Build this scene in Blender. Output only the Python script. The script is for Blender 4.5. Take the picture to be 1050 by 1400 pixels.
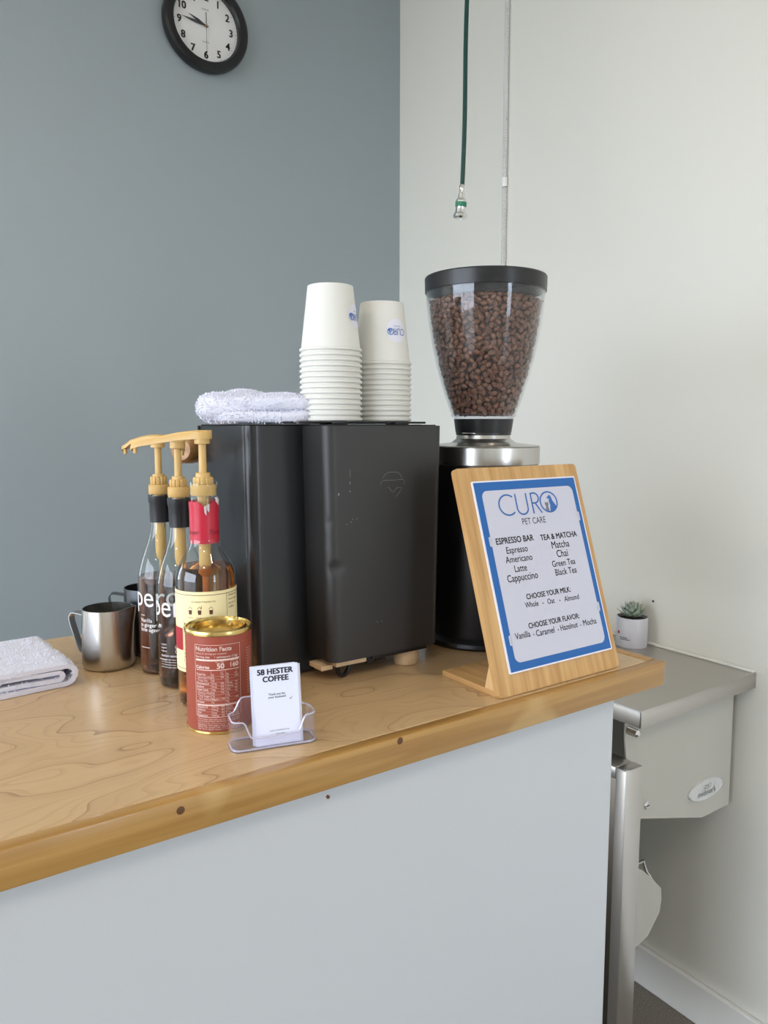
import bpy, bmesh, math, random
from mathutils import Vector, Matrix, noise

for o in list(bpy.data.objects):
    bpy.data.objects.remove(o)
scn = bpy.context.scene
COL = scn.collection
PI = math.pi
CZ = 1.06                                  # height of the counter top above the floor

# ------------------------------------------------------------------ camera
F = 1045.0
PITCH = math.atan(118 / F)
YAW = math.radians(34.8)
CAMH = 0.36                                # camera height above the counter top
fw = Vector((math.sin(YAW) * math.cos(PITCH), math.cos(YAW) * math.cos(PITCH), -math.sin(PITCH)))
rt = Vector((math.cos(YAW), -math.sin(YAW), 0))
up = rt.cross(fw)
cd = bpy.data.cameras.new('camera')
cd.sensor_fit = 'VERTICAL'; cd.sensor_height = 24.0; cd.lens = F / 1400 * 24.0
cd.clip_start = 0.02
cam = bpy.data.objects.new('camera', cd); COL.objects.link(cam)
M3 = Matrix((rt, up, -fw)).transposed()
cam.matrix_world = Matrix.Translation((0, 0, CZ + CAMH)) @ M3.to_4x4()
scn.camera = cam

# ------------------------------------------------------------------ sky, exposure
SKY = (0.79, 0.865, 1.0); SKY_STRENGTH = 10.5
w = bpy.data.worlds.new('World'); scn.world = w; w.use_nodes = True
bg = w.node_tree.nodes['Background']
bg.inputs[0].default_value = (*SKY, 1); bg.inputs[1].default_value = SKY_STRENGTH
scn.view_settings.view_transform = 'Standard'
scn.view_settings.look = 'None'
scn.view_settings.gamma = 1.0
scn.view_settings.use_curve_mapping = False
scn.view_settings.exposure = 0.0
scn.cycles.transparent_max_bounces = 40

# room extents (floor at 0)
XW, YB = 1.58, 2.18                       # white wall plane, blue wall plane
XL, YN, ZC = -2.8, -2.6, 2.95             # left wall, street wall, ceiling
XH, YH = -0.42, 4.2                       # the room goes on past the end of the blue wall
LWIN = (-0.95, 2.1, 0.15, 2.5)             # shop window: y0,y1,z0,z1
DWIN = (0.85, 1.45, 0.06, 2.35)           # unseen glazed door, added to brighten the low white wall: x0,x1,z0,z1
HWIN = (-2.5, -0.7, 0.3, 2.4)             # unseen window added past the blue wall to light the machine's left: x0,x1,z0,z1
def portal(name, loc, rot, sx, sy):
    l = bpy.data.lights.new(name, 'AREA'); l.shape = 'RECTANGLE'; l.size = sx; l.size_y = sy
    l.cycles.is_portal = True
    o = bpy.data.objects.new(name, l); COL.objects.link(o); o.location = loc; o.rotation_euler = rot
portal('added_door_portal', ((DWIN[0] + DWIN[1]) / 2, YN - 0.14, (DWIN[2] + DWIN[3]) / 2), (PI / 2, 0, 0), DWIN[1] - DWIN[0], DWIN[3] - DWIN[2])
portal('added_window_portal', ((HWIN[0] + HWIN[1]) / 2, YH + 0.14, (HWIN[2] + HWIN[3]) / 2), (-PI / 2, 0, 0), HWIN[1] - HWIN[0], HWIN[3] - HWIN[2])
portal('side_window_portal', (XL - 0.14, (LWIN[0] + LWIN[1]) / 2, (LWIN[2] + LWIN[3]) / 2), (PI / 2, 0, -PI / 2), LWIN[1] - LWIN[0], LWIN[3] - LWIN[2])
LAMP_WATTS = 7.0
LAMP_COL = (1.0, 0.86, 0.70)

# pixel -> point on a real plane (counter-relative heights)
def ray(px, py): return fw + rt * ((px - 525) / F) - up * ((py - 700) / F)
C0 = Vector((0, 0, CAMH))
def atz(px, py, z=0.0): r = ray(px, py); return C0 + r * ((z - CAMH) / r.z)
def aty(px, py, y): r = ray(px, py); return C0 + r * (y / r.y)
def atx(px, py, x): r = ray(px, py); return C0 + r * (x / r.x)
def atpl(px, py, p, n): r = ray(px, py); return C0 + r * ((p - C0).dot(n) / r.dot(n))
def zr(cx, cy, row):                       # height of the axis point seen at an image row
    v = (700 - row) / F; a = Vector((cx, cy, 0))
    return CAMH + (v * a.dot(fw) - a.dot(up)) / (up.z - v * fw.z)

# ------------------------------------------------------------------ materials
def lin(c):
    return tuple(((v / 255) / 12.92 if v / 255 <= 0.04045 else ((v / 255 + 0.055) / 1.055) ** 2.4) for v in c)
def mat(name, col, rough=0.5, metal=0.0, spec=0.5, coat=0.0, bump=None, trans=0.0, ior=1.45, aniso=0.0, sss=0.0):
    m = bpy.data.materials.new(name); m.use_nodes = True
    nt = m.node_tree; p = nt.nodes['Principled BSDF']
    p.inputs['Base Color'].default_value = (*lin(col), 1)
    p.inputs['Roughness'].default_value = rough
    p.inputs['Metallic'].default_value = metal
    p.inputs['Specular IOR Level'].default_value = spec
    p.inputs['Coat Weight'].default_value = coat
    p.inputs['Coat Roughness'].default_value = 0.12
    p.inputs['Transmission Weight'].default_value = trans
    p.inputs['IOR'].default_value = ior
    p.inputs['Anisotropic'].default_value = aniso
    if sss:
        p.inputs['Subsurface Weight'].default_value = sss
        p.inputs['Subsurface Radius'].default_value = (0.01, 0.006, 0.004)
    if bump:
        sc, st, di = bump
        tc = nt.nodes.new('ShaderNodeTexCoord'); n = nt.nodes.new('ShaderNodeTexNoise')
        n.inputs['Scale'].default_value = sc; n.inputs['Detail'].default_value = 4
        b = nt.nodes.new('ShaderNodeBump'); b.inputs['Strength'].default_value = st; b.inputs['Distance'].default_value = di
        nt.links.new(tc.outputs['Object'], n.inputs['Vector']); nt.links.new(n.outputs['Fac'], b.inputs['Height'])
        nt.links.new(b.outputs['Normal'], p.inputs['Normal'])
    return m
def tint_noise(m, c1, c2, scale, stretch=(1, 1, 1), detail=4, lo=0.35, hi=0.65, rough=None):
    nt = m.node_tree; p = nt.nodes['Principled BSDF']
    tc = nt.nodes.new('ShaderNodeTexCoord'); mp = nt.nodes.new('ShaderNodeMapping')
    mp.inputs['Scale'].default_value = stretch
    n = nt.nodes.new('ShaderNodeTexNoise'); n.inputs['Scale'].default_value = scale; n.inputs['Detail'].default_value = detail
    r = nt.nodes.new('ShaderNodeValToRGB')
    r.color_ramp.elements[0].position = lo; r.color_ramp.elements[0].color = (*lin(c1), 1)
    r.color_ramp.elements[1].position = hi; r.color_ramp.elements[1].color = (*lin(c2), 1)
    nt.links.new(tc.outputs['Object'], mp.inputs['Vector']); nt.links.new(mp.outputs['Vector'], n.inputs['Vector'])
    nt.links.new(n.outputs['Fac'], r.inputs['Fac']); nt.links.new(r.outputs['Color'], p.inputs['Base Color'])
    if rough:
        q = nt.nodes.new('ShaderNodeMapRange'); q.inputs['To Min'].default_value = rough[0]; q.inputs['To Max'].default_value = rough[1]
        nt.links.new(n.outputs['Fac'], q.inputs['Value']); nt.links.new(q.outputs['Result'], p.inputs['Roughness'])
    return m
def clear(name, tint=(255, 255, 255), rough=0.02, f0=0.04, body=0.0, bodycol=(200, 205, 215)):
    """thin clear shell: transparent with Fresnel gloss, optionally a trace of milky body"""
    m = bpy.data.materials.new(name); m.use_nodes = True; nt = m.node_tree
    for n in list(nt.nodes): nt.nodes.remove(n)
    out = nt.nodes.new('ShaderNodeOutputMaterial')
    t = nt.nodes.new('ShaderNodeBsdfTransparent'); t.inputs[0].default_value = (*lin(tint), 1)
    g = nt.nodes.new('ShaderNodeBsdfGlossy'); g.inputs['Roughness'].default_value = rough; g.inputs['Color'].default_value = (1, 1, 1, 1)
    lw = nt.nodes.new('ShaderNodeLayerWeight'); lw.inputs['Blend'].default_value = 0.5
    pw = nt.nodes.new('ShaderNodeMath'); pw.operation = 'POWER'; pw.inputs[1].default_value = 4.0; nt.links.new(lw.outputs['Facing'], pw.inputs[0])
    fr = nt.nodes.new('ShaderNodeMath'); fr.operation = 'MULTIPLY_ADD'; fr.inputs[1].default_value = 0.75; fr.inputs[2].default_value = f0; nt.links.new(pw.outputs[0], fr.inputs[0])
    mx = nt.nodes.new('ShaderNodeMixShader')
    base = t.outputs[0]
    if body:
        d = nt.nodes.new('ShaderNodeBsdfDiffuse'); d.inputs[0].default_value = (*lin(bodycol), 1)
        mb = nt.nodes.new('ShaderNodeMixShader'); mb.inputs[0].default_value = body
        nt.links.new(t.outputs[0], mb.inputs[1]); nt.links.new(d.outputs[0], mb.inputs[2]); base = mb.outputs[0]
    nt.links.new(fr.outputs[0], mx.inputs[0]); nt.links.new(base, mx.inputs[1]); nt.links.new(g.outputs[0], mx.inputs[2])
    nt.links.new(mx.outputs[0], out.inputs['Surface'])
    return m

def wood_contour(name, base, dark, light, knots=()):
    """flat-sawn maple: thin contour lines of a stretched noise, fine pores"""
    m = mat(name, base, 0.33, coat=0.25); nt = m.node_tree; p = nt.nodes['Principled BSDF']; L = nt.links
    tc = nt.nodes.new('ShaderNodeTexCoord'); mp = nt.nodes.new('ShaderNodeMapping')
    mp.inputs['Scale'].default_value = (2.0, 4.2, 1.0); mp.inputs['Rotation'].default_value = (0, 0, math.radians(-38))
    n = nt.nodes.new('ShaderNodeTexNoise'); n.inputs['Scale'].default_value = 1.0; n.inputs['Detail'].default_value = 3.0; n.inputs['Roughness'].default_value = 0.42
    L.new(tc.outputs['Object'], mp.inputs['Vector']); L.new(mp.outputs['Vector'], n.inputs['Vector'])
    mu = nt.nodes.new('ShaderNodeMath'); mu.operation = 'MULTIPLY'; mu.inputs[1].default_value = 13.0; L.new(n.outputs['Fac'], mu.inputs[0])
    fr = nt.nodes.new('ShaderNodeMath'); fr.operation = 'FRACT'; L.new(mu.outputs[0], fr.inputs[0])
    rp = nt.nodes.new('ShaderNodeValToRGB'); e = rp.color_ramp.elements
    e[0].position = 0.0; e[0].color = (1, 1, 1, 1); e[1].position = 0.045; e[1].color = (0.22, 0.22, 0.22, 1)
    x = rp.color_ramp.elements.new(0.5); x.color = (0, 0, 0, 1)
    L.new(fr.outputs[0], rp.inputs['Fac'])
    mu3 = nt.nodes.new('ShaderNodeMath'); mu3.operation = 'MULTIPLY'; mu3.inputs[1].default_value = 58.0; L.new(n.outputs['Fac'], mu3.inputs[0])
    fr3 = nt.nodes.new('ShaderNodeMath'); fr3.operation = 'FRACT'; L.new(mu3.outputs[0], fr3.inputs[0])
    rp3 = nt.nodes.new('ShaderNodeValToRGB'); rp3.color_ramp.elements[0].color = (.30, .30, .30, 1); rp3.color_ramp.elements[1].position = .35; rp3.color_ramp.elements[1].color = (0, 0, 0, 1)
    L.new(fr3.outputs[0], rp3.inputs['Fac'])
    mxl = nt.nodes.new('ShaderNodeMath'); mxl.operation = 'MAXIMUM'; L.new(rp.outputs['Color'], mxl.inputs[0]); L.new(rp3.outputs['Color'], mxl.inputs[1])
    mp2 = nt.nodes.new('ShaderNodeMapping'); mp2.inputs['Scale'].default_value = (9, 150, 1); mp2.inputs['Rotation'].default_value = (0, 0, math.radians(-38))
    n2 = nt.nodes.new('ShaderNodeTexNoise'); n2.inputs['Scale'].default_value = 1.0; n2.inputs['Detail'].default_value = 3
    L.new(tc.outputs['Object'], mp2.inputs['Vector']); L.new(mp2.outputs['Vector'], n2.inputs['Vector'])
    mixa = nt.nodes.new('ShaderNodeMix'); mixa.data_type = 'RGBA'
    mixa.inputs['A'].default_value = (*lin(base), 1); mixa.inputs['B'].default_value = (*lin(light), 1)
    L.new(n2.outputs['Fac'], mixa.inputs['Factor'])
    mixb = nt.nodes.new('ShaderNodeMix'); mixb.data_type = 'RGBA'; mixb.inputs['B'].default_value = (*lin(dark), 1)
    sc = nt.nodes.new('ShaderNodeMath'); sc.operation = 'MULTIPLY'; sc.inputs[1].default_value = 0.75
    L.new(mxl.outputs[0], sc.inputs[0]); L.new(sc.outputs[0], mixb.inputs['Factor'])
    L.new(mixa.outputs['Result'], mixb.inputs['A']); L.new(mixb.outputs['Result'], p.inputs['Base Color'])
    return m
def wood_straight(name, c1, c2, stretch, rough=0.45, coat=0.1, knots=(), patches=None):
    m = mat(name, c1, rough, coat=coat); nt = m.node_tree; p = nt.nodes['Principled BSDF']; L = nt.links
    tc = nt.nodes.new('ShaderNodeTexCoord'); mp = nt.nodes.new('ShaderNodeMapping'); mp.inputs['Scale'].default_value = stretch
    n = nt.nodes.new('ShaderNodeTexNoise'); n.inputs['Scale'].default_value = 1.0; n.inputs['Detail'].default_value = 5; n.inputs['Distortion'].default_value = 0.4
    L.new(tc.outputs['Object'], mp.inputs['Vector']); L.new(mp.outputs['Vector'], n.inputs['Vector'])
    r = nt.nodes.new('ShaderNodeValToRGB'); r.color_ramp.elements[0].position = 0.34; r.color_ramp.elements[1].position = 0.68
    r.color_ramp.elements[0].color = (*lin(c2), 1); r.color_ramp.elements[1].color = (*lin(c1), 1)
    L.new(n.outputs['Fac'], r.inputs['Fac']); cur = r.outputs['Color']
    if patches:                                             # varnish scuffs with a shape of their own
        n3 = nt.nodes.new('ShaderNodeTexNoise'); n3.inputs['Scale'].default_value = 5.0; n3.inputs['Detail'].default_value = 2
        L.new(tc.outputs['Object'], n3.inputs['Vector'])
        r3 = nt.nodes.new('ShaderNodeValToRGB'); r3.color_ramp.elements[0].position = 0.60; r3.color_ramp.elements[1].position = 0.64
        r3.color_ramp.elements[1].color = (0.5, 0.5, 0.5, 1)
        L.new(n3.outputs['Fac'], r3.inputs['Fac'])
        mx = nt.nodes.new('ShaderNodeMix'); mx.data_type = 'RGBA'; mx.inputs['B'].default_value = (*lin(patches), 1)
        L.new(r3.outputs['Color'], mx.inputs['Factor']); L.new(cur, mx.inputs['A']); cur = mx.outputs['Result']
    L.new(cur, p.inputs['Base Color'])
    return m

M = {}
M['white_wall'] = mat('white_wall_paint', (226, 224, 215), 0.55, bump=(60, 0.05, 0.002))
M['blue_wall'] = mat('slate_blue_wall_paint', (152, 162, 166), 0.42, bump=(70, 0.06, 0.002))
M['half_wall'] = mat('half_wall_paint', (198, 202, 206), 0.45, bump=(45, 0.10, 0.002))
M['ceiling'] = mat('ceiling_paint', (232, 230, 224), 0.8)
M['trim'] = mat('trim_paint', (228, 227, 222), 0.4)
M['floor'] = tint_noise(mat('speckled_carpet', (122, 116, 106), 0.95, bump=(900, 0.6, 0.004)), (88, 82, 74), (158, 150, 138), 420, lo=0.3, hi=0.7)
M['maple'] = wood_contour('maple_laminate', (196, 163, 119), (140, 100, 66), (206, 175, 132))
M['pine'] = wood_straight('pine_edge', (186, 145, 82), (160, 118, 60), (3.0, 60, 80), 0.38, 0.25, patches=(208, 176, 118))
M['knot'] = mat('pine_knot', (96, 62, 36), 0.5)
M['bamboo'] = wood_straight('bamboo_board', (212, 172, 116), (186, 142, 88), (90, 6, 6), 0.5, 0.05)
M['bamboo_edge'] = wood_straight('bamboo_edge', (226, 190, 140), (204, 164, 110), (10, 40, 10), 0.5, 0.05)
M['black_metal'] = mat('black_powder_coat', (34, 33, 33), 0.50, spec=0.75, bump=(500, 0.04, 0.001))
M['black_metal2'] = mat('black_satin_side', (30, 31, 33), 0.26)
M['black_plastic'] = mat('black_plastic', (30, 30, 32), 0.32)
M['grinder_black'] = mat('grinder_black', (24, 25, 29), 0.36)
M['dark_metal'] = mat('dark_tray', (28, 28, 30), 0.4)
M['steel'] = mat('brushed_steel', (196, 194, 190), 0.27, metal=1.0, bump=(300, 0.02, 0.001))
M['chrome'] = mat('chrome', (225, 225, 225), 0.10, metal=1.0)
M['table_steel'] = mat('table_steel', (196, 192, 186), 0.40, metal=1.0)
M['panel_steel'] = mat('panel_steel', (206, 202, 198), 0.34, metal=1.0)
M['grey_paint'] = mat('grey_bracket_paint', (186, 184, 175), 0.5)
M['graphite'] = mat('graphite_steel', (92, 94, 98), 0.33, metal=0.9)
M['cup'] = mat('paper_cup', (220, 219, 213), 0.55, spec=0.35)
M['sticker'] = mat('round_sticker', (222, 222, 234), 0.4)
M['curo_blue'] = mat('logo_blue', (52, 104, 176), 0.5)
M['border_blue'] = mat('border_blue', (26, 98, 172), 0.35)
M['sheet'] = mat('menu_paper', (201, 202, 217), 0.35)
M['sleeve'] = mat('sleeve_edge', (232, 232, 240), 0.2)
M['ink'] = mat('black_ink', (44, 44, 50), 0.6)
M['grey_ink'] = mat('grey_ink', (120, 122, 128), 0.6)
M['card'] = mat('card_stock', (226, 230, 250), 0.45)
M['card_edge'] = mat('card_edge', (224, 228, 244), 0.6)
M['towel'] = mat('towel_cotton', (226, 227, 240), 0.95, spec=0.1, bump=(900, 0.7, 0.002))
M['pile'] = mat('towel_loops', (230, 231, 244), 0.95, spec=0.1)
M['glass'] = clear('bottle_glass', (250, 252, 251))
M['acrylic'] = clear('clear_acrylic', (252, 252, 255), 0.03, f0=.04, body=0.03, bodycol=(235, 235, 250))
M['edge_highlight'] = clear('acrylic_edge_highlight', (252, 252, 255), 0.05, f0=.12, body=0.45, bodycol=(225, 225, 245))  # bright edge highlights put into a pale diffuse colour
M['hopper'] = clear('hopper_plastic', (251, 252, 253), 0.04, f0=.022, body=0.012)
M['clock_glass'] = clear('clock_glass')
M['window_glass'] = clear('window_glass', (250, 252, 252))
M['brown_liquid'] = mat('brown_syrup', (150, 98, 78), 0.02, trans=1.0, ior=1.36)
M['amber_liquid'] = mat('amber_syrup', (232, 146, 52), 0.02, trans=1.0, ior=1.36)
M['gold_plastic'] = mat('tan_pump_plastic', (204, 168, 104), 0.38, sss=0.0)
M['black_seal'] = mat('black_shrink_sleeve', (32, 33, 38), 0.35)
M['red_seal'] = mat('red_foil_sleeve', (186, 32, 56), 0.32)
M['red_seal_ink'] = mat('dark_red_print', (110, 14, 30), 0.4)
M['foil'] = mat('torn_foil', (215, 212, 212), 0.3, metal=0.7)
M['cream_label'] = mat('cream_label', (238, 226, 176), 0.5)
M['label_ink'] = mat('brown_label_ink', (92, 50, 34), 0.6)
M['label_red'] = mat('label_red', (166, 34, 44), 0.5)
M['white_ink'] = mat('white_print', (238, 238, 240), 0.5)
M['can_red'] = mat('terracotta_can', (152, 72, 56), 0.42)
M['can_gold'] = mat('gold_tin', (206, 178, 112), 0.24, metal=1.0)
M['can_ink'] = mat('pale_pink_print', (232, 204, 194), 0.5)
M['bean'] = tint_noise(mat('roasted_bean', (104, 68, 50), 0.42), (84, 52, 38), (132, 90, 66), 160)
M['bean_gap_shade'] = mat('dark_bean_gaps', (40, 25, 18), 0.8)  # dark filler colour, paints the shade in gaps between beans
M['pale_wood'] = wood_straight('pale_wood', (226, 200, 164), (206, 176, 136), (30, 30, 8), 0.55, 0.0)
M['handle_wood'] = wood_straight('knob_wood', (204, 156, 100), (160, 112, 66), (12, 60, 60), 0.4, 0.15)
M['rubber'] = mat('black_cable', (22, 22, 24), 0.35)
M['scratch'] = mat('scratch_marks', (150, 150, 152), 0.5)
M['clock_black'] = mat('clock_black', (24, 25, 27), 0.34)
M['clock_face'] = mat('clock_face', (232, 231, 231), 0.5)
M['brass'] = mat('brass', (190, 150, 90), 0.3, metal=1.0)
M['hose_green'] = mat('green_hose', (12, 62, 56), 0.34)
M['ring_green'] = mat('green_ring', (56, 130, 100), 0.4)
M['coil_white'] = mat('white_coil', (240, 240, 236), 0.35)
M['pot'] = mat('white_pot', (200, 198, 203), 0.3)
M['soil'] = mat('dark_soil', (50, 44, 36), 0.95)
M['leaf'] = tint_noise(mat('succulent_leaf', (150, 164, 142), 0.6), (134, 152, 120), (170, 182, 166), 60)
M['pot_red'] = mat('red_mark', (176, 40, 56), 0.5)
M['badge'] = mat('badge_plate', (212, 214, 213), 0.25, metal=0.15)
M['frame_dark'] = mat('window_frame', (60, 62, 64), 0.4)
M['pavement'] = mat('pavement', (150, 148, 142), 0.9)
M['lamp_glow'] = None

# ------------------------------------------------------------------ mesh helpers
class MB:
    def __init__(s): s.v = []; s.f = []; s.m = []
    def add(s, vs, fs, mi=0, T=None):
        b = len(s.v)
        s.v += [tuple(T @ Vector(p)) if T is not None else tuple(p) for p in vs]
        s.f += [tuple(i + b for i in f) for f in fs]; s.m += [mi] * len(fs); return s
    def box(s, lo, hi, bev=0.0, seg=2, mi=0, T=None):
        bm = bmesh.new(); bmesh.ops.create_cube(bm, size=1)
        for v in bm.verts:
            v.co = Vector([lo[i] + (v.co[i] + 0.5) * (hi[i] - lo[i]) for i in range(3)])
        if bev: bmesh.ops.bevel(bm, geom=bm.edges[:], offset=bev, segments=seg, affect='EDGES', profile=0.5)
        bm.verts.index_update()
        s.add([v.co.copy() for v in bm.verts], [[v.index for v in f.verts] for f in bm.faces], mi, T); bm.free(); return s
    def lathe(s, prof, n=48, mi=0, T=None, a0=0.0, a1=2 * PI, cap=True):
        full = abs(a1 - a0 - 2 * PI) < 1e-6; cols = n if full else n + 1
        vs = []; fs = []
        for r, z in prof:
            for k in range(cols):
                a = a0 + (a1 - a0) * k / n
                vs.append((r * math.cos(a), r * math.sin(a), z))
        for i in range(len(prof) - 1):
            for k in range(n):
                k2 = (k + 1) % cols
                fs.append((i * cols + k, i * cols + k2, (i + 1) * cols + k2, (i + 1) * cols + k))
        if cap and full:
            if prof[0][0] > 1e-6: fs.append(tuple(reversed(range(cols))))
            if prof[-1][0] > 1e-6: fs.append(tuple((len(prof) - 1) * cols + k for k in range(cols)))
        return s.add(vs, fs, mi, T)
    def tube(s, pts, r, n=10, mi=0, T=None, closed=False, flat=1.0):
        pts = [Vector(p) for p in pts]; vs = []; fs = []; N = len(pts); nrm = None
        rr = r if isinstance(r, (list, tuple)) else [r] * N
        for i, p in enumerate(pts):
            d = (pts[(i + 1) % N] - pts[i - 1]) if closed else (pts[min(i + 1, N - 1)] - pts[max(i - 1, 0)])
            d.normalize()
            if nrm is None: nrm = d.orthogonal().normalized()
            nrm = (nrm - d * nrm.dot(d)).normalized(); b = d.cross(nrm)
            for k in range(n):
                a = 2 * PI * k / n
                vs.append(p + (nrm * math.cos(a) + b * math.sin(a) * flat) * rr[i])
        for i in range(N if closed else N - 1):
            j = (i + 1) % N
            for k in range(n):
                k2 = (k + 1) % n; fs.append((i * n + k, i * n + k2, j * n + k2, j * n + k))
        if not closed: fs += [tuple(reversed(range(n))), tuple((N - 1) * n + k for k in range(n))]
        return s.add(vs, fs, mi, T)
    def prism(s, poly, h0, h1, mi=0, T=None):
        """polygon in local xy (ccw), extruded from z=h0 to h1"""
        n = len(poly); vs = [(x, y, h0) for x, y in poly] + [(x, y, h1) for x, y in poly]
        fs = [tuple(reversed(range(n))), tuple(range(n, 2 * n))] + [(i, (i + 1) % n, n + (i + 1) % n, n + i) for i in range(n)]
        return s.add(vs, fs, mi, T)
    def mesh(s, name, mats, smooth=True, ang=38):
        me = bpy.data.meshes.new(name); me.from_pydata(s.v, [], s.f); me.update()
        bm = bmesh.new(); bm.from_mesh(me); bmesh.ops.recalc_face_normals(bm, faces=bm.faces[:]); bm.to_mesh(me); bm.free()
        for m in (mats if isinstance(mats, (list, tuple)) else [mats]): me.materials.append(m)
        if len(s.m) == len(me.polygons): me.polygons.foreach_set('material_index', s.m)
        if smooth:
            me.shade_smooth(); me.set_sharp_from_angle(angle=math.radians(ang))
        return me
    def obj(s, name, mats, parent=None, loc=None, rz=0.0, smooth=True, ang=38, raw=False):
        o = bpy.data.objects.new(name, s.mesh(name, mats, smooth, ang)); COL.objects.link(o)
        if parent: o.parent = parent
        if loc is not None: o.location = loc
        if rz: o.rotation_euler = (0, 0, rz)
        return o
def flatobj(name, mb, m, parent, loc=None):
    """flat print: keep face winding"""
    me = bpy.data.meshes.new(name); me.from_pydata(mb.v, [], mb.f); me.update()
    for x in (m if isinstance(m, (list, tuple)) else [m]): me.materials.append(x)
    me.polygons.foreach_set('material_index', mb.m)
    o = bpy.data.objects.new(name, me); COL.objects.link(o); o.parent = parent
    if loc is not None: o.location = loc
    return o
def tag(o, label, cat, group=None, kind=None):
    o['label'] = label; o['category'] = cat
    if group: o['group'] = group
    if kind: o['kind'] = kind
    return o
def thing(name, loc, rz, label, cat, group=None):
    o = bpy.data.objects.new(name, None); COL.objects.link(o); o.empty_display_size = 0.05
    o.location = loc; o.rotation_euler = (0, 0, rz); return tag(o, label, cat, group)
def struct(o): o['kind'] = 'structure'; return o
def W(x, y, z=0.0): return (x, y, CZ + z)          # counter coords -> world
def rrect(x0, x1, y0, y1, r, n=6):
    out = []
    for cx, cy, a in ((x1 - r, y0 + r, -PI / 2), (x1 - r, y1 - r, 0), (x0 + r, y1 - r, PI / 2), (x0 + r, y0 + r, PI)):
        for k in range(n + 1):
            t = a + PI / 2 * k / n; out.append((cx + r * math.cos(t), cy + r * math.sin(t)))
    return out

# text outlines as 2-D triangles from Blender's built-in font
_tc = {}
def text2d(s, bold=0.0, shear=0.0):
    key = (s, bold, shear)
    if key in _tc: return _tc[key]
    c = bpy.data.curves.new('t', 'FONT'); c.body = s; c.size = 1.0; c.resolution_u = 3; c.offset = bold; c.shear = shear
    o = bpy.data.objects.new('t', c); COL.objects.link(o)
    dg = bpy.context.evaluated_depsgraph_get(); dg.update()
    me = bpy.data.meshes.new_from_object(o.evaluated_get(dg))
    vs = [(v.co.x, v.co.y) for v in me.vertices]; fs = [tuple(p.vertices) for p in me.polygons]
    bpy.data.objects.remove(o); bpy.data.curves.remove(c); bpy.data.meshes.remove(me)
    x0 = min(v[0] for v in vs); x1 = max(v[0] for v in vs)
    _tc[key] = ([(x - x0, y) for x, y in vs], fs, x1 - x0); return _tc[key]
def put_text(mb, s, fn, x, y, width=None, size=None, align='L', bold=0.0, shear=0.0, vs=1.0, mi=0, dirv=(1, 0)):
    """write s with its baseline starting at (x,y) in a 2-D chart that fn maps to 3-D"""
    v, f, wd = text2d(s, 0.0, shear)
    k = width / wd if width else size
    ox = {'L': 0, 'C': -wd * k / 2, 'R': -wd * k}[align]
    dx, dy = dirv
    e = bold * 1.3
    for sx, sy in (((0, 0),) if not bold else ((-e, -e * .6), (e, -e * .6), (-e, e * .6), (e, e * .6))):
        mb.add([fn(x + ((a + sx) * k + ox) * dx - (b + sy) * k * vs * dy, y + ((a + sx) * k + ox) * dy + (b + sy) * k * vs * dx) for a, b in v], f, mi)
def stroke2d(mb, pts, wd, fn, mi=0, closed=False):
    P = [Vector((a, b)) for a, b in pts]; N = len(P); vs = []
    for i in range(N):
        d = (P[(i + 1) % N] - P[i - 1]) if closed else (P[min(i + 1, N - 1)] - P[max(i - 1, 0)])
        d.normalize(); n = Vector((-d.y, d.x)) * wd / 2
        vs += [fn(*(P[i] + n)), fn(*(P[i] - n))]
    fs = [(2 * i, 2 * i + 1, 2 * ((i + 1) % N) + 1, 2 * ((i + 1) % N)) for i in range(N if closed else N - 1)]
    mb.add(vs, fs, mi)
def poly2d(mb, pts, fn, mi=0): mb.add([fn(a, b) for a, b in pts], [tuple(range(len(pts)))], mi)
def disc2d(mb, x, y, r, fn, mi=0, n=14, ry=None):
    poly2d(mb, [(x + r * math.cos(2 * PI * k / n), y + (ry or r) * math.sin(2 * PI * k / n)) for k in range(n)], fn, mi)
def rect2d(mb, x0, y0, x1, y1, fn, mi=0, nx=1):
    for i in range(nx):
        a = x0 + (x1 - x0) * i / nx; b = x0 + (x1 - x0) * (i + 1) / nx
        poly2d(mb, [(a, y0), (b, y0), (b, y1), (a, y1)], fn, mi)
def arc(cx, cy, rx, ry, a0, a1, n=24):
    return [(cx + rx * math.cos(math.radians(a0 + (a1 - a0) * k / n)), cy + ry * math.sin(math.radians(a0 + (a1 - a0) * k / n))) for k in range(n + 1)]
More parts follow.
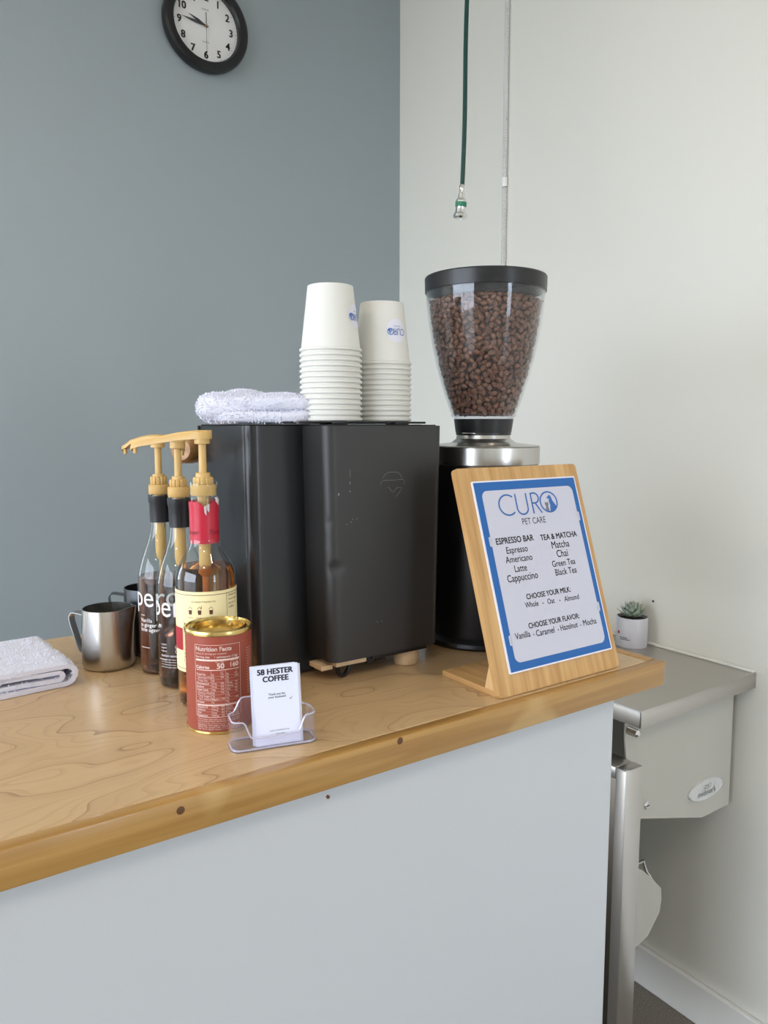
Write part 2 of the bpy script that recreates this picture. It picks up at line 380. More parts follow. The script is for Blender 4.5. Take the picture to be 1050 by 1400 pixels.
def curo_word(mb, fn, x, y, h, wd, mi=0, mig=0):
    """thin geometric CURO wordmark, O holding a dog and a cat; returns width. x,y = lower left, h = letter height"""
    u = h / 2
    stroke2d(mb, arc(x + u * 0.98, y + u, u * 0.95, u * 0.95, 48, 312, 30), wd, fn, mi)
    ux = x + u * 1.95
    stroke2d(mb, [(ux, y + h)] + arc(ux + u * 0.6, y + u * 0.62, u * 0.6, u * 0.6, 180, 360, 18) + [(ux + u * 1.2, y + h)], wd, fn, mi)
    rx = ux + u * 1.75
    stroke2d(mb, [(rx, y), (rx, y + h)], wd, fn, mi)
    stroke2d(mb, [(rx, y + h - wd / 2)] + arc(rx + u * 0.35, y + u * 1.48, u * 0.48, u * 0.48, 90, -90, 14) + [(rx, y + u)], wd, fn, mi)
    stroke2d(mb, [(rx + u * 0.35, y + u), (rx + u * 0.95, y)], wd, fn, mi)
    ox = rx + u * 1.95; oy = y + u
    stroke2d(mb, arc(ox, oy, u * 0.98, u * 0.98, 0, 345, 36), wd, fn, mi, closed=True)
    # sitting dog looking left, body merging into the ring's lower right
    dog = [(-.02, -.92), (.10, -.30), (.02, .10), (.10, .30), (-.12, .34), (-.14, .46), (.04, .56), (.16, .68), (.32, .60), (.40, .40), (.46, .10), (.66, -.20), (.80, -.50), (.62, -.72), (.36, -.88)]
    poly2d(mb, [(ox + a * u, oy + b * u) for a, b in dog], fn, mi)
    cat = [(-.52, -.72), (-.42, -.40), (-.50, -.20), (-.46, .06), (-.34, -.06), (-.22, -.06), (-.10, .06), (-.08, -.22), (-.16, -.40), (-.10, -.90), (-.30, -.88)]
    poly2d(mb, [(ox + a * u, oy + b * u) for a, b in cat], fn, mig)
    return ox + u - x

# ------------------------------------------------------------------ room shell
def slab(name, lo, hi, m, bev=0.0):
    return struct(MB().box(lo, hi, bev).obj(name, m, smooth=False))
slab('floor', (XL - .2, YN - .2, -0.1), (XW + .15, YH + .15, 0), M['floor'])
slab('ceiling', (XL - .2, YN - .2, ZC), (XW + .15, YH + .15, ZC + .1), M['ceiling'])
wall_right = slab('wall_right', (XW, YN - .2, 0), (XW + .15, YB, ZC), M['white_wall'])
slab('wall_back', (XH, YB, 0), (XW + .15, YB + .15, ZC), M['blue_wall'])
slab('wall_hall', (XH, YB + .15, 0), (XH + .12, YH, ZC), M['white_wall'])
def holed_wall(name, axis, pos0, pos1, a0, a1, win, m):
    b = MB(); w0, w1, z0, z1 = win
    for (p, q, r, t) in ((a0, w0, 0, ZC), (w1, a1, 0, ZC), (w0, w1, 0, z0), (w0, w1, z1, ZC)):
        if axis == 'y': b.box((p, pos0, r), (q, pos1, t))
        else: b.box((pos0, p, r), (pos1, q, t))
    return struct(b.obj(name, m, smooth=False))
holed_wall('wall_front', 'y', YN - .15, YN, XL, XW, DWIN, M['white_wall'])
holed_wall('wall_left', 'x', XL - .15, XL, YN, YH, LWIN, M['white_wall'])
holed_wall('wall_far', 'y', YH, YH + .15, XL, XH + .12, HWIN, M['white_wall'])
def window(name, axis, pos, win, nm):
    w0, w1, z0, z1 = win; b = MB(); t = 0.03
    def seg(a, c, e, g):
        if axis == 'y': b.box((a, pos - .03, e), (c, pos + .03, g))
        else: b.box((pos - .03, a, e), (pos + .03, c, g))
    seg(w0, w1, z0, z0 + .05); seg(w0, w1, z1 - .05, z1)
    for i in range(nm + 1):
        x = w0 + .025 + (w1 - w0 - .05) * i / nm; seg(x - .025, x + .025, z0 + .05, z1 - .05)
    fr = struct(b.obj(name, M['frame_dark'], smooth=False))
    for i in range(nm):
        x0 = w0 + .05 + (w1 - w0 - .05) * i / nm; x1 = w0 + (w1 - w0 - .05) * (i + 1) / nm
        g = MB()
        if axis == 'y': g.add([(x0, pos, z0 + .05), (x1, pos, z0 + .05), (x1, pos, z1 - .05), (x0, pos, z1 - .05)], [(0, 1, 2, 3)])
        else: g.add([(pos, x0, z0 + .05), (pos, x1, z0 + .05), (pos, x1, z1 - .05), (pos, x0, z1 - .05)], [(0, 1, 2, 3)])
        g.obj('pane', M['window_glass'], fr, smooth=False)
window('window_1', 'x', XL - .07, LWIN, 2)
window('added_window', 'y', YH + .07, HWIN, 2)  # added out of view for a bluish edge on the machine
window('added_door', 'y', YN - .07, DWIN, 1)  # added out of view as extra daylight from the front
tag(struct(MB().box((-18, -14, -0.2), (XL - .2, 12, -0.12)).box((XL - .2, -14, -.2), (8, YN - .2, -.12)).obj('pavement', M['pavement'], smooth=False)), 'grey pavement outside the shop window', 'pavement')
slab('baseboard_right', (XW - .014, YN, 0), (XW, YB, 0.105), M['trim'], 0.004)
slab('baseboard_back', (XH, YB - .014, 0), (XW - .014, YB, 0.105), M['trim'], 0.004)
p = atx(893, 822, XW); MB().lathe([(0, -.001), (.003, -.001), (.003, .0005)], 10, T=Matrix.Translation((XW, p.y, CZ + p.z)) @ Matrix.Rotation(-PI / 2, 4, 'Y')).obj('nail_hole', M['ink'], wall_right)
# half wall below the counter
slab('wall_counter', (-1.3, 0.710, 0), (0.913, 0.84, CZ - .036), M['half_wall'], 0.003)

# ceiling lights the room has
def ceiling_light(x, y, where):
    t = thing('ceiling_light', (x, y, ZC), 0, 'round recessed ceiling light ' + where, 'ceiling light', 'recessed ceiling lights')
    MB().lathe([(.07, -.001), (.10, -.001), (.10, -.012), (.085, -.012), (.075, -.004)], 32, cap=False).obj('trim_ring', M['trim'], t)
    m = M['lamp_glow']
    if m is None:
        m = bpy.data.materials.new('lamp_glow'); m.use_nodes = True
        q = m.node_tree.nodes['Principled BSDF']; q.inputs['Emission Color'].default_value = (*LAMP_COL, 1); q.inputs['Emission Strength'].default_value = 6
        M['lamp_glow'] = m
    MB().lathe([(0, -.003), (.074, -.003)], 32, cap=False).obj('diffuser', m, t)
    l = bpy.data.lights.new('lamp', 'AREA'); l.shape = 'DISK'; l.size = 0.15; l.energy = LAMP_WATTS; l.color = LAMP_COL
    o = bpy.data.objects.new('lamp', l); COL.objects.link(o); o.parent = t; o.location = (0, 0, -.015)
for x, y, where in ((-0.6, 1.3, 'above the counter near the blue wall'), (-1.6, 3.0, 'beyond the end of the blue wall'), (-0.6, -0.9, 'in the middle of the room behind the camera'), (-2.2, -0.9, 'by the window near the front wall'), (0.9, -0.6, 'near the white wall and front wall')): ceiling_light(x, y, where)

# ------------------------------------------------------------------ counter top
ct = thing('counter_top', W(0, 0, 0), 0, 'long maple counter top with pine edging on the pale half wall', 'counter')
MB().box((-1.3, 0.708, -.035), (0.985, 1.365, 0), .0015, 1).obj('top_panel', M['maple'], ct, smooth=False)
es = MB().box((-1.3, 0.690, -.037), (1.006, 0.7078, .0005), .0022, 2).obj('edge_strip', M['pine'], ct)
MB().box((0.9852, 0.708, -.037), (1.006, 1.365, .0005), .0022, 2).obj('edge_strip', M['pine'], ct)
for px, py in ((247, 1108), (547, 1013), (449, 1090)):
    q = aty(px, py, .690); rr = .0042 if py != 1090 else .002
    k = MB(); k.lathe([(0, .0006), (rr * .45, .0007), (rr, .0001), (rr, -.002)], 14, T=Matrix.Translation((q.x, .690, q.z)) @ Matrix.Rotation(PI / 2, 4, 'X'))
    k.obj('knot', M['knot'], es)

# ------------------------------------------------------------------ espresso machine
XB0, XB1, YB0, YB1 = .530, .7215, .889, .985        # rear box
em = thing('espresso_machine', W(.60, 1.02, 0), 0, 'black espresso machine with tall rear box standing on the counter', 'espresso machine')
EM = Vector((.60, 1.02, 0))
def tower(x0, x1, y0, y1, z0, z1, r, taper, nz=60, nc=8, dents=()):
    b = MB(); vs = []; ring = None
    for i in range(nz + 1):
        t = i / nz; z = z0 + (z1 - z0) * t; k = taper * (1 - t)
        base = rrect(x0 + k, x1 - k, y0, y1, r, nc); pts = []
        for i_, p_ in enumerate(base):
            n_ = base[(i_ + 1) % len(base)]; pts.append(p_); L_ = math.hypot(n_[0] - p_[0], n_[1] - p_[1])
            if L_ > .02:
                for f_ in (.006, .014, .026, L_ / 2, L_ - .026, L_ - .014, L_ - .006): pts.append((p_[0] + (n_[0] - p_[0]) * f_ / L_, p_[1] + (n_[1] - p_[1]) * f_ / L_))
        ring = len(pts)
        for x, y in pts:
            P = Vector((x, y, z))
            for (dx, dy, dz, rad, dep) in dents:
                d = (P - Vector((dx, dy, dz))).length
                P += Vector((.7, .7, 0)) * dep * math.exp(-(d / rad) ** 2)
            vs.append(P - EM)
    fs = [(i * ring + k, i * ring + (k + 1) % ring, (i + 1) * ring + (k + 1) % ring, (i + 1) * ring + k) for i in range(nz) for k in range(ring)]
    fs += [tuple(reversed(range(ring))), tuple(nz * ring + k for k in range(ring))]
    return b.add(vs, fs)
d1 = aty(451, 714, .893); d2 = aty(457, 777, .892)
tower(XB0 - .006, XB1 + .005, YB0, YB1, .030, CAMH, .015, .006, nz=90, nc=10, dents=((d1.x, d1.y, d1.z, .006, .0012), (d2.x + .002, d2.y, d2.z, .008, .004))).obj('rear_box', M['black_metal'], em, ang=50)
body = tower(.440, .575, .956, 1.150, .004, CAMH, .016, 0.003, nz=4)
body.box(Vector((.56, .985, .035)) - EM, Vector((.775, 1.148, CAMH - .001)) - EM, .006)
body.obj('body', M['black_metal2'], em, ang=50)
MB().box(Vector((.4385, 1.128, .006)) - EM, Vector((.442, 1.1285, CAMH)) - EM).obj('panel_seam', M['rubber'], em, smooth=False)
tr = MB().box(Vector((.447, .985, CAMH)) - EM, Vector((.76, 1.14, CAMH + .002)) - EM, .001)
tr.box(Vector((.534, .895, CAMH)) - EM, Vector((.716, .99, CAMH + .0015)) - EM, .0006)
tr.obj('top_tray', M['dark_metal'], em, smooth=False)
rail = MB(); z = CAMH + .0045
for (a, b) in (((.50, .94), (.50, 1.12)), ((.50, .92), (.715, .92)), ((.50, 1.0), (.735, 1.0)), ((.50, 1.12), (.76, 1.12))):
    rail.tube([Vector((*a, z)) - EM, Vector((*b, z)) - EM], .0016, 8)
for a in ((.555, .905), (.655, .92), (.66, .905), (.73, 1.0), (.59, 1.0)):
    rail.box(Vector((a[0] - .012, a[1] - .003, CAMH + .0015)) - EM, Vector((a[0] + .012, a[1] + .003, CAMH + .0068)) - EM, .0015)
rail.obj('cup_rail', M['dark_metal'], em)
for fx, fy, fs_ in ((.6765, .915, .0192), (.60, 1.10, .019), (.74, 1.10, .019)):
    MB().lathe([(fs_ * .86, 0), (fs_ * .93, .001), (fs_ * .99, .006), (fs_, .016), (fs_ * .97, .0301 if fy < 1 else .0351)], 28).obj('foot', M['pale_wood'], em, loc=Vector((fx, fy, 0)) - EM)
# wooden knob on the working side
kb = MB(); q = atx(264, 613, .455); T = Matrix.Translation(Vector((.452, 1.172, q.z)) - EM) @ Matrix.Rotation(math.radians(40), 4, 'Z') @ Matrix.Rotation(PI / 2, 4, 'Y')
kb.lathe([(0, -.05), (.016, -.05), (.021, -.044), (.0225, -.02), (.020, .006), (.016, .012), (0, .012)], 28, T=T)
kn = kb.obj('steam_knob', M['handle_wood'], em)
MB().lathe([(.010, .012), (.010, .020), (.006, .030), (.006, .05)], 20, T=T).obj('ferrule', M['chrome'], kn)
# shim, cable loop, underside clutter
sh = MB(); a0 = aty(465, 906, .900); a1 = aty(508, 896, .900)
sh.box(Vector((.541, .896, .0215)) - EM, Vector((.592, .935, .0298)) - EM, .0006)
sh.obj('wooden_shim', M['pale_wood'], em, smooth=False)
MB().box(Vector((.522, .905, .017)) - EM, Vector((.5405, .94, .0235)) - EM, .0006).obj('wooden_shim', M['pale_wood'], em, smooth=False)
cb = []
for k in range(25):
    t = k / 24 * PI; cb.append(Vector((.5605 - .0135 * math.cos(t), .902 + .010 * math.sin(t * .5) , .0275 - .0235 * math.sin(t) ** .8)) - EM)
MB().tube(cb, .0034, 12).obj('cable', M['rubber'], em)
cl = MB()
for k in range(5): cl.box(Vector((.594 + .006 * k, .897 + .004 * (k % 2), .017 + .002 * (k % 3))) - EM, Vector((.603 + .006 * k, .906 + .004 * (k % 2), .0298)) - EM, .001)
cl.box(Vector((.60, .893, .0235)) - EM, Vector((.70, .899, .0298)) - EM, .0006)
cl.obj('underside_bracket', M['dark_metal'], em, smooth=False)
# scratched outline of a badge and scuffs on the rear face
sc = MB(); YF = YB0 - .00025
def fpx(px, py): q = aty(px, py, YF); return (q.x, q.z)
fnf = lambda a, b: Vector((a, YF, b)) - EM
def crop8(x, y): return fpx(400 + x / 4.773, 640 + y / 4.773)
for line in ([(590, 62), (605, 40), (632, 26), (685, 26), (703, 42), (713, 64)], [(578, 112), (576, 96), (590, 80), (660, 78), (722, 72), (731, 88), (726, 105)], [(622, 122), (650, 152)], [(653, 158), (685, 126), (716, 126), (697, 158), (673, 188)], [(375, 10), (375, 60)], [(376, 84), (376, 108)]):
    stroke2d(sc, [crop8(*q) for q in line], .00032, fnf)
o = flatobj('scratched_badge', sc, M['scratch'], em); o['kind'] = 'stuff'; sc = MB()
for x, y, rx_, ry_ in ((301, 172, .0009, .0024), (375, 152, .0006, .0014), (393, 336, .0006, .0006), (419, 331, .0006, .0005), (375, 98, .0006, .0012)):
    disc2d(sc, *crop8(x, y), rx_, fnf, n=8, ry=ry_)
for px, py in ((516, 850), (522, 849), (474, 717), (480, 714)): disc2d(sc, *fpx(px, py), .0006, fnf, n=8)
o = flatobj('scuff_marks', sc, M['scratch'], em); o['kind'] = 'stuff'

# ------------------------------------------------------------------ paper cups
CUPH, RR, RB = .0925, .0450, .0325
cup_me = MB().lathe([(0, CUPH - .004), (RB - .002, CUPH - .004), (RB - .0014, CUPH), (RB, CUPH - .0006), (.0425, .0052), (.0437, .0050), (.0450, .0037), (.0450, .0016), (.0437, .0002), (.0418, .0008), (.0412, .004), (RB - .0014, CUPH - .006)], 56).mesh('paper_cup', M['cup'])
def cup_logo(o, ang, R0):
    """round sticker with upside-down wordmark on the cup's wall"""
    h0 = .049; k = (.0425 - RB) / (CUPH - .005)
    def fn(u, v, lift=.0003):
        z = h0 - v; R = .0425 - k * (z - .005) + lift; a = ang - u / R
        return (R * math.cos(a), R * math.sin(a), z)
    def fn2(u, v): return fn(u, v, .0006)
    s = MB(); N = 28
    rings = [[fn(.0175 * r * math.cos(2 * PI * i / N), .0175 * r * math.sin(2 * PI * i / N)) for i in range(N)] for r in (.2, .6, 1)]
    vs = sum(rings, []); fs = [tuple(range(N))] + [(j * N + i, j * N + (i + 1) % N, (j + 1) * N + (i + 1) % N, (j + 1) * N + i) for j in range(2) for i in range(N)]
    s.add(vs, fs); st = flatobj('sticker', s, M['sticker'], o)
    t = MB(); curo_word(t, fn2, -.0145, -.003, .0092, .0011, 0, 0)
    put_text(t, 'PET CARE', fn2, 0, -.0075, width=.011, align='C')
    flatobj('lettering', t, M['curo_blue'], st)
def cup_stack(c, n, word, logo_ang, side):
    for i in range(n):
        o = bpy.data.objects.new('paper_cup', cup_me); COL.objects.link(o)
        o.location = W(c.x, c.y, CAMH + .0065 + i * .00755); o.rotation_euler = (0, 0, i * .7)
        top = i == n - 1
        if top: o.rotation_euler = (0, 0, 0); cup_logo(o, logo_ang, 0)
        k = n - i
        nth = ('', 'second', 'third', 'fourth', 'fifth', 'sixth', 'seventh', 'eighth', 'ninth', 'tenth', 'eleventh', 'twelfth', 'thirteenth', 'fourteenth')[k - 1]
        lab = 'top cup of the %s stack, white paper with round blue logo' if top else ('bottom white paper cup of the %s stack, resting on the machine' if i == 0 else nth + ' white paper cup from the top of the %s stack, only its rim showing')
        tag(o, lab % side, 'cup', 'upturned paper cups in the %s stack' % side)
cL = C0 + ray(453, 580) * 1.11; cR = C0 + ray(522, 580) * 1.168
va = lambda c: math.atan2(-c.y, -c.x)
cup_stack(cL, 14, 'left', va(cL) + math.radians(68), 'taller left')
cup_stack(cR, 12, 'right', va(cR) + math.radians(37), 'shorter right')

# ------------------------------------------------------------------ towels
def tufts(me_v, me_f, n, ln, wd, seed, keep=None):
    rnd = random.Random(seed); tris = []; cum = []; tot = 0
    V = [Vector(v) for v in me_v]
    for f in me_f:
        for k in range(1, len(f) - 1):
            a, b, c = V[f[0]], V[f[k]], V[f[k + 1]]; nn = (b - a).cross(c - a); A = nn.length / 2
            if A < 1e-10: continue
            tot += A; tris.append((a, b, c, nn.normalized())); cum.append(tot)
    import bisect
    out = MB()
    for _ in range(n):
        a, b, c, nn = tris[min(bisect.bisect(cum, rnd.random() * tot), len(tris) - 1)]
        u, v = rnd.random(), rnd.random()
        if u + v > 1: u, v = 1 - u, 1 - v
        p = a + (b - a) * u + (c - a) * v
        if keep and not keep(p, nn): continue
        t = nn.orthogonal().normalized(); s_ = nn.cross(t); an = rnd.random() * 6.28
        d = (nn + (t * math.cos(an) + s_ * math.sin(an)) * rnd.uniform(.1, .9)).normalized()
        L = ln * rnd.uniform(.5, 1.1); r = wd * rnd.uniform(.7, 1.2)
        ax = d.orthogonal().normalized(); ay = d.cross(ax)
        q = [p + (ax * math.cos(an + k * 2.094) + ay * math.sin(an + k * 2.094)) * r for k in range(3)]
        mid = [x + d * L * .65 for x in q]; tip = p + d * L
        out.add(q + mid + [tip], [(0, 1, 4, 3), (1, 2, 5, 4), (2, 0, 3, 5), (3, 4, 6), (4, 5, 6), (5, 3, 6)])
    return out
def pillow(b, c, s, e1, e2, nu=40, nv=20, wob=0.0, seed=0, rz=0.0, fix=None):
    def sp(x, e): return math.copysign(abs(x) ** e, x)
    vs = []; fs = []
    for j in range(nv + 1):
        ph = -PI / 2 + PI * j / nv
        for i in range(nu):
            th = 2 * PI * i / nu
            P = Vector((s[0] * sp(math.cos(ph), e1) * sp(math.cos(th), e2), s[1] * sp(math.cos(ph), e1) * sp(math.sin(th), e2), s[2] * sp(math.sin(ph), e1)))
            P += Vector(noise.noise_vector(P * 22 + Vector((seed, 0, 0)))) * wob
            P.rotate(Matrix.Rotation(rz, 3, 'Z')); P += Vector(c)
            if fix: P = fix(P)
            vs.append(P)
    for j in range(nv):
        for i in range(nu): fs.append((j * nu + i, j * nu + (i + 1) % nu, (j + 1) * nu + (i + 1) % nu, (j + 1) * nu + i))
    b.add(vs, fs)
# on the machine
tw = thing('folded_towel', W(.492, 1.035, CAMH + .0025), -YAW, 'white terry towel folded on top of the espresso machine', 'towel')
b = MB(); fl = lambda P: Vector((P.x, P.y, max(P.z, .0003)))
pillow(b, (.012, 0, .0105), (.074, .055, .0105), .45, .35, wob=.004, seed=3, fix=fl)
pillow(b, (.014, .003, .029), (.078, .055, .0125), .55, .35, wob=.004, seed=9, fix=fl)
def lump(P):
    return fl(P)
pillow(b, (-.036, .004, .0225), (.047, .058, .0225), .75, .5, wob=.003, seed=5, fix=lump)
pillow(b, (-.018, .012, .036), (.034, .045, .0125), .9, .8, wob=.003, seed=15, fix=fl)
o = b.obj('cloth', M['towel'], tw)
t2 = tufts([v.co for v in o.data.vertices], [tuple(q_.vertices) for q_ in o.data.polygons], 11000, .0036, .0006, 4, keep=lambda p, n: p.z > .002)
o = t2.obj('terry_loops', M['pile'], tw, smooth=False); o['kind'] = 'stuff'
# on the counter
tw = thing('folded_towel', W(.05, 1.17, 0), 0, 'white terry towel folded flat on the left end of the counter', 'towel')
def ufold(b, xr, zlo, zhi, th, y0, y1, seed):
    """one folded sheet: lower run, round nose at the right, upper run; swept along y"""
    zc = (zlo + zhi) / 2; R = (zhi - zlo) / 2; mid = []
    for k in range(26): mid.append((-.34 + (xr - R + .34) * k / 25, zlo, 0, -1))
    for k in range(1, 12): a = -PI / 2 + PI * k / 12; mid.append((xr - R + R * math.cos(a), zc + R * math.sin(a), math.cos(a), math.sin(a)))
    for k in range(26): mid.append((xr - R - (xr - R + .34) * k / 25, zhi, 0, 1))
    prof = [(x + nx * th / 2, z + nz * th / 2) for x, z, nx, nz in mid] + [(x - nx * th / 2, z - nz * th / 2) for x, z, nx, nz in reversed(mid)]
    ny = 22; n = len(prof); vs = []
    for j in range(ny + 1):
        y = y0 + (y1 - y0) * j / ny
        for x, z in prof:
            d = Vector(noise.noise_vector(Vector((x * 13, y * 13, z * 20 + seed))))
            d2 = noise.noise(Vector((x * 30, y * 30 , seed)))
            vs.append((x + d.x * .004 - .05 * (y - y0) , y + d.y * .005 + .05 * x, max(z * (1 + .10 * d.z) + d2 * .0012, .0006)))
    fs = [(j * n + i, j * n + (i + 1) % n, (j + 1) * n + (i + 1) % n, (j + 1) * n + i) for j in range(ny) for i in range(n)]
    fs += [(i, i + 1, n - 2 - i, n - 1 - i) for i in range(n // 2 - 1)] + [(ny * n + i, ny * n + i + 1, ny * n + n - 2 - i, ny * n + n - 1 - i) for i in range(n // 2 - 1)]
    b.add(vs, fs)
b = MB()
ufold(b, .186, .0042, .0300, .0070, -.085, .085, 1)
ufold(b, .170, .0115, .0225, .0060, -.083, .083, 7)
o = b.obj('cloth', M['towel'], tw, ang=60)
t2 = tufts([v.co for v in o.data.vertices], [tuple(q_.vertices) for q_ in o.data.polygons], 26000, .0026, .0005, 8, keep=lambda p, n: p.x > -.1 and (p.z > .026 or p.y < -.07 or p.x > .16) and p.z > .002)
o = t2.obj('terry_loops', M['pile'], tw, smooth=False); o['kind'] = 'stuff'

# ------------------------------------------------------------------ milk pitchers
def pitcher(c, R, Hh, m, rz, label, hz=1.0):
    t = thing('milk_pitcher', W(c[0], c[1], 0), rz, label, 'pitcher', 'milk pitchers')
    rb, rtp = R, R * .93; N = 56; prof = [(0, .001), (rb * .86, 0), (rb * .95, .0015), (rb, .007), (rb * .995, Hh * .3), (rb * .965, Hh * .7), (rtp, Hh), (rtp - .0012, Hh), (rb * .95, Hh * .6), (rb * .97, .010), (rb * .85, .004), (0, .004)]
    vs = []; fs = []
    for r, z in prof:
        for k in range(N):
            a = 2 * PI * k / N; s = max(0, (z / Hh - .45) / .55) ** 1.4; d = math.atan2(math.sin(a), math.cos(a))   # spout at angle 0
            ex = .010 * math.exp(-(d / .22) ** 2) * s if r > .5 * R else 0
            dz = .004 * math.exp(-(d / .35) ** 2) * (z >= Hh * .99)
            vs.append(((r + ex) * math.cos(a), (r + ex) * math.sin(a), z + dz))
    for i in range(len(prof) - 1):
        for k in range(N): fs.append((i * N + k, i * N + (k + 1) % N, (i + 1) * N + (k + 1) % N, (i + 1) * N + k))
    MB().add(vs, fs).obj('body', m, t, ang=50)
    pts = [(-rtp + .001, Hh - .012), (-rtp - .016, Hh - .009), (-rtp - .021, Hh - .012), (-rtp - .0225, Hh - .020), (-rtp - .017, Hh * .55), (-rb - .006, Hh * .27), (-rb + .002, Hh * .20)]
    h = MB(); vs = []; P = [Vector((x, z)) for x, z in pts]
    # smooth the strap
    S = []
    for i in range(len(P) - 1):
        p0, p1, p2, p3 = P[max(i - 1, 0)], P[i], P[i + 1], P[min(i + 2, len(P) - 1)]
        for k in range(6):
            u = k / 6; S.append(.5 * ((2 * p1) + (p2 - p0) * u + (2 * p0 - 5 * p1 + 4 * p2 - p3) * u * u + (3 * p1 - p0 - 3 * p2 + p3) * u ** 3))
    S.append(P[-1]); hw = .0075; th = .0012
    for i, s in enumerate(S):
        d = (S[min(i + 1, len(S) - 1)] - S[max(i - 1, 0)]).normalized(); n = Vector((-d.y, d.x)) * th / 2
        for sx, sy in ((1, 1), (1, -1), (-1, -1), (-1, 1)):
            q = s + n * sx; vs.append((q.x, hw * sy, q.y))
    fs = [(4 * i + k, 4 * i + (k + 1) % 4, 4 * i + 4 + (k + 1) % 4, 4 * i + 4 + k) for i in range(len(S) - 1) for k in range(4)]
    fs += [(3, 2, 1, 0), tuple(4 * (len(S) - 1) + k for k in range(4))]
    h.add(vs, fs).obj('handle', m, t, ang=50)
pitcher((.3006, 1.160), .0388, .0895, M['steel'], -YAW + math.radians(-8), 'small brushed steel milk pitcher beside the counter towel')
q = atz(195, 903); pitcher((q.x + .026, q.y + .047), .0385, .105, M['graphite'], -YAW + math.radians(10), 'dark graphite milk pitcher behind the steel one')

# ------------------------------------------------------------------ syrup bottles with pumps
def ribbed(r, z0, z1, n=14, depth=.0011):
    b = MB(); N = n * 6; vs = []
    for z, k in ((z0, .94), (z0 + .0012, 1), (z1 - .0015, 1), (z1, .9)):
        for i in range(N):
            a = 2 * PI * i / N; rr = r * k - (depth if (i % 6) >= 4 else 0); vs.append((rr * math.cos(a), rr * math.sin(a), z))
    fs = [(j * N + i, j * N + (i + 1) % N, (j + 1) * N + (i + 1) % N, (j + 1) * N + i) for j in range(3) for i in range(N)]
    fs += [tuple(reversed(range(N))), tuple(3 * N + i for i in range(N))]
    return b.add(vs, fs)
def pump(t, rows, c, rs, arm_dir, arm_len, droop, tube_to):
    """rows: image rows head top, head bottom, flange bottom, nut ring top, nut top, collar top, collar bottom"""
    z = [zr(c[0], c[1], r) for r in rows]; m = M['gold_plastic']
    p = MB(); 
    g = bpy.data.objects.new('pump', ribbed(rs[0], z[6], z[5], 60, .0002).mesh('pump_collar', m)); COL.objects.link(g); g.parent = t
    ribbed(rs[1], z[5], z[4], 12).obj('nut', m, g)
    MB().lathe([(rs[1] * .72, z[4]), (rs[1] * .72, z[3] - .001), (rs[1] * .66, z[3])], 28).obj('nut_ring', m, g)
    MB().lathe([(.0050, z[3]), (.0048, z[2])], 20).obj('shaft', m, g)
    h = MB().lathe([(.0085, z[2]), (.0100, z[2] + .0006), (.0100, z[1]), ], 28)
    d = Vector((math.cos(arm_dir), math.sin(arm_dir), 0)); sd = Vector((-d.y, d.x, 0))
    # head and spout: one tapering arm with rounded back
    secs = [(-.0118, .0045, 0), (-.0095, .0088, 0), (-.004, .0112, 0), (.003, .0112, 0), (.012, .0095, .0006), (.030, .0078, droop * .18), (.055, .0064, droop * .5), (arm_len - .012, .0050, droop * .85), (arm_len - .002, .0042, droop * 1.05), (arm_len, .0030, droop * 1.25)]
    vs = []; fs = []; zt, zb = z[0], z[1]
    for i, (s, hw, dr) in enumerate(secs):
        th = (zt - zb) * (1 - .45 * max(0, min(1, (s - .01) / arm_len))); top = zt - dr
        for y, zz in ((-hw, top - th), (-hw, top - th * .25), (-hw * .7, top), (hw * .7, top), (hw, top - th * .25), (hw, top - th)):
            vs.append(d * s + sd * y + Vector((0, 0, zz)))
    n = len(secs)
    fs = [(6 * i + k, 6 * i + (k + 1) % 6, 6 * i + 6 + (k + 1) % 6, 6 * i + 6 + k) for i in range(n - 1) for k in range(6)]
    fs += [tuple(reversed(range(6))), tuple(6 * (n - 1) + k for k in range(6))]
    h.add(vs, fs)
    e = d * (arm_len - .005); h.lathe([(.0026, zt - droop - .0135), (.0030, zt - droop - .006)], 14, T=Matrix.Translation(e))
    h.obj('spout_head', m, g, ang=45)
    MB().lathe([(.0030, tube_to), (.0030, .165), (.0062, .168), (.0078, .178), (.0078, z[6] + .001)], 20).obj('dip_tube', m, g)
def wrapfn(R, ang, lift=.0004):
    return lambda u, v: ((R + lift) * math.cos(ang + u / R), (R + lift) * math.sin(ang + u / R), v)
def bottle(name, c, prof, label, cat='bottle'):
    t = thing(name, W(c[0], c[1], 0), 0, label, cat, 'syrup bottles with tan pumps')
    outer = prof; inner = [(max(r - .0022, 0), z + (.005 if i < 3 else 0)) for i, (r, z) in enumerate(prof)]
    MB().lathe([(0, .004)] + outer, 56, cap=False).obj('glass', M['glass'], t, ang=60)
    return t
def liquid(t, prof, level, m, inset=.0015):
    pr = [(0, .005)]
    for i, (r, z) in enumerate(prof):
        if z < level: pr.append((r - inset, max(z, .005 if i < 2 else z)))
        else:
            r0, z0 = prof[i - 1]; k = (level - z0) / (z - z0); pr.append((r0 + (r - r0) * k - inset, level)); break
    pr.append((0, level))
    MB().lathe(pr, 56, cap=False).obj('syrup', m, t, ang=60)
def wine(R, zs, zn, rn, ztop):
    pr = [(R * .70, .003), (R * .90, 0), (R * .97, .002), (R, .008), (R, zs)]
    for k in range(1, 13):
        u = k / 12; pr.append((R + (rn - R) * (1 - math.cos(u * PI / 2) ** 1.1 if False else (math.sin(u * PI / 2 - PI / 2) + 1) ** 1.0 if False else (u * u * (3 - 2 * u)) ** 1.05), zs + (zn - zs) * u))
    return pr + [(rn, ztop - .012), (rn + .0015, ztop - .010), (rn + .0015, ztop - .001), (rn, ztop)]
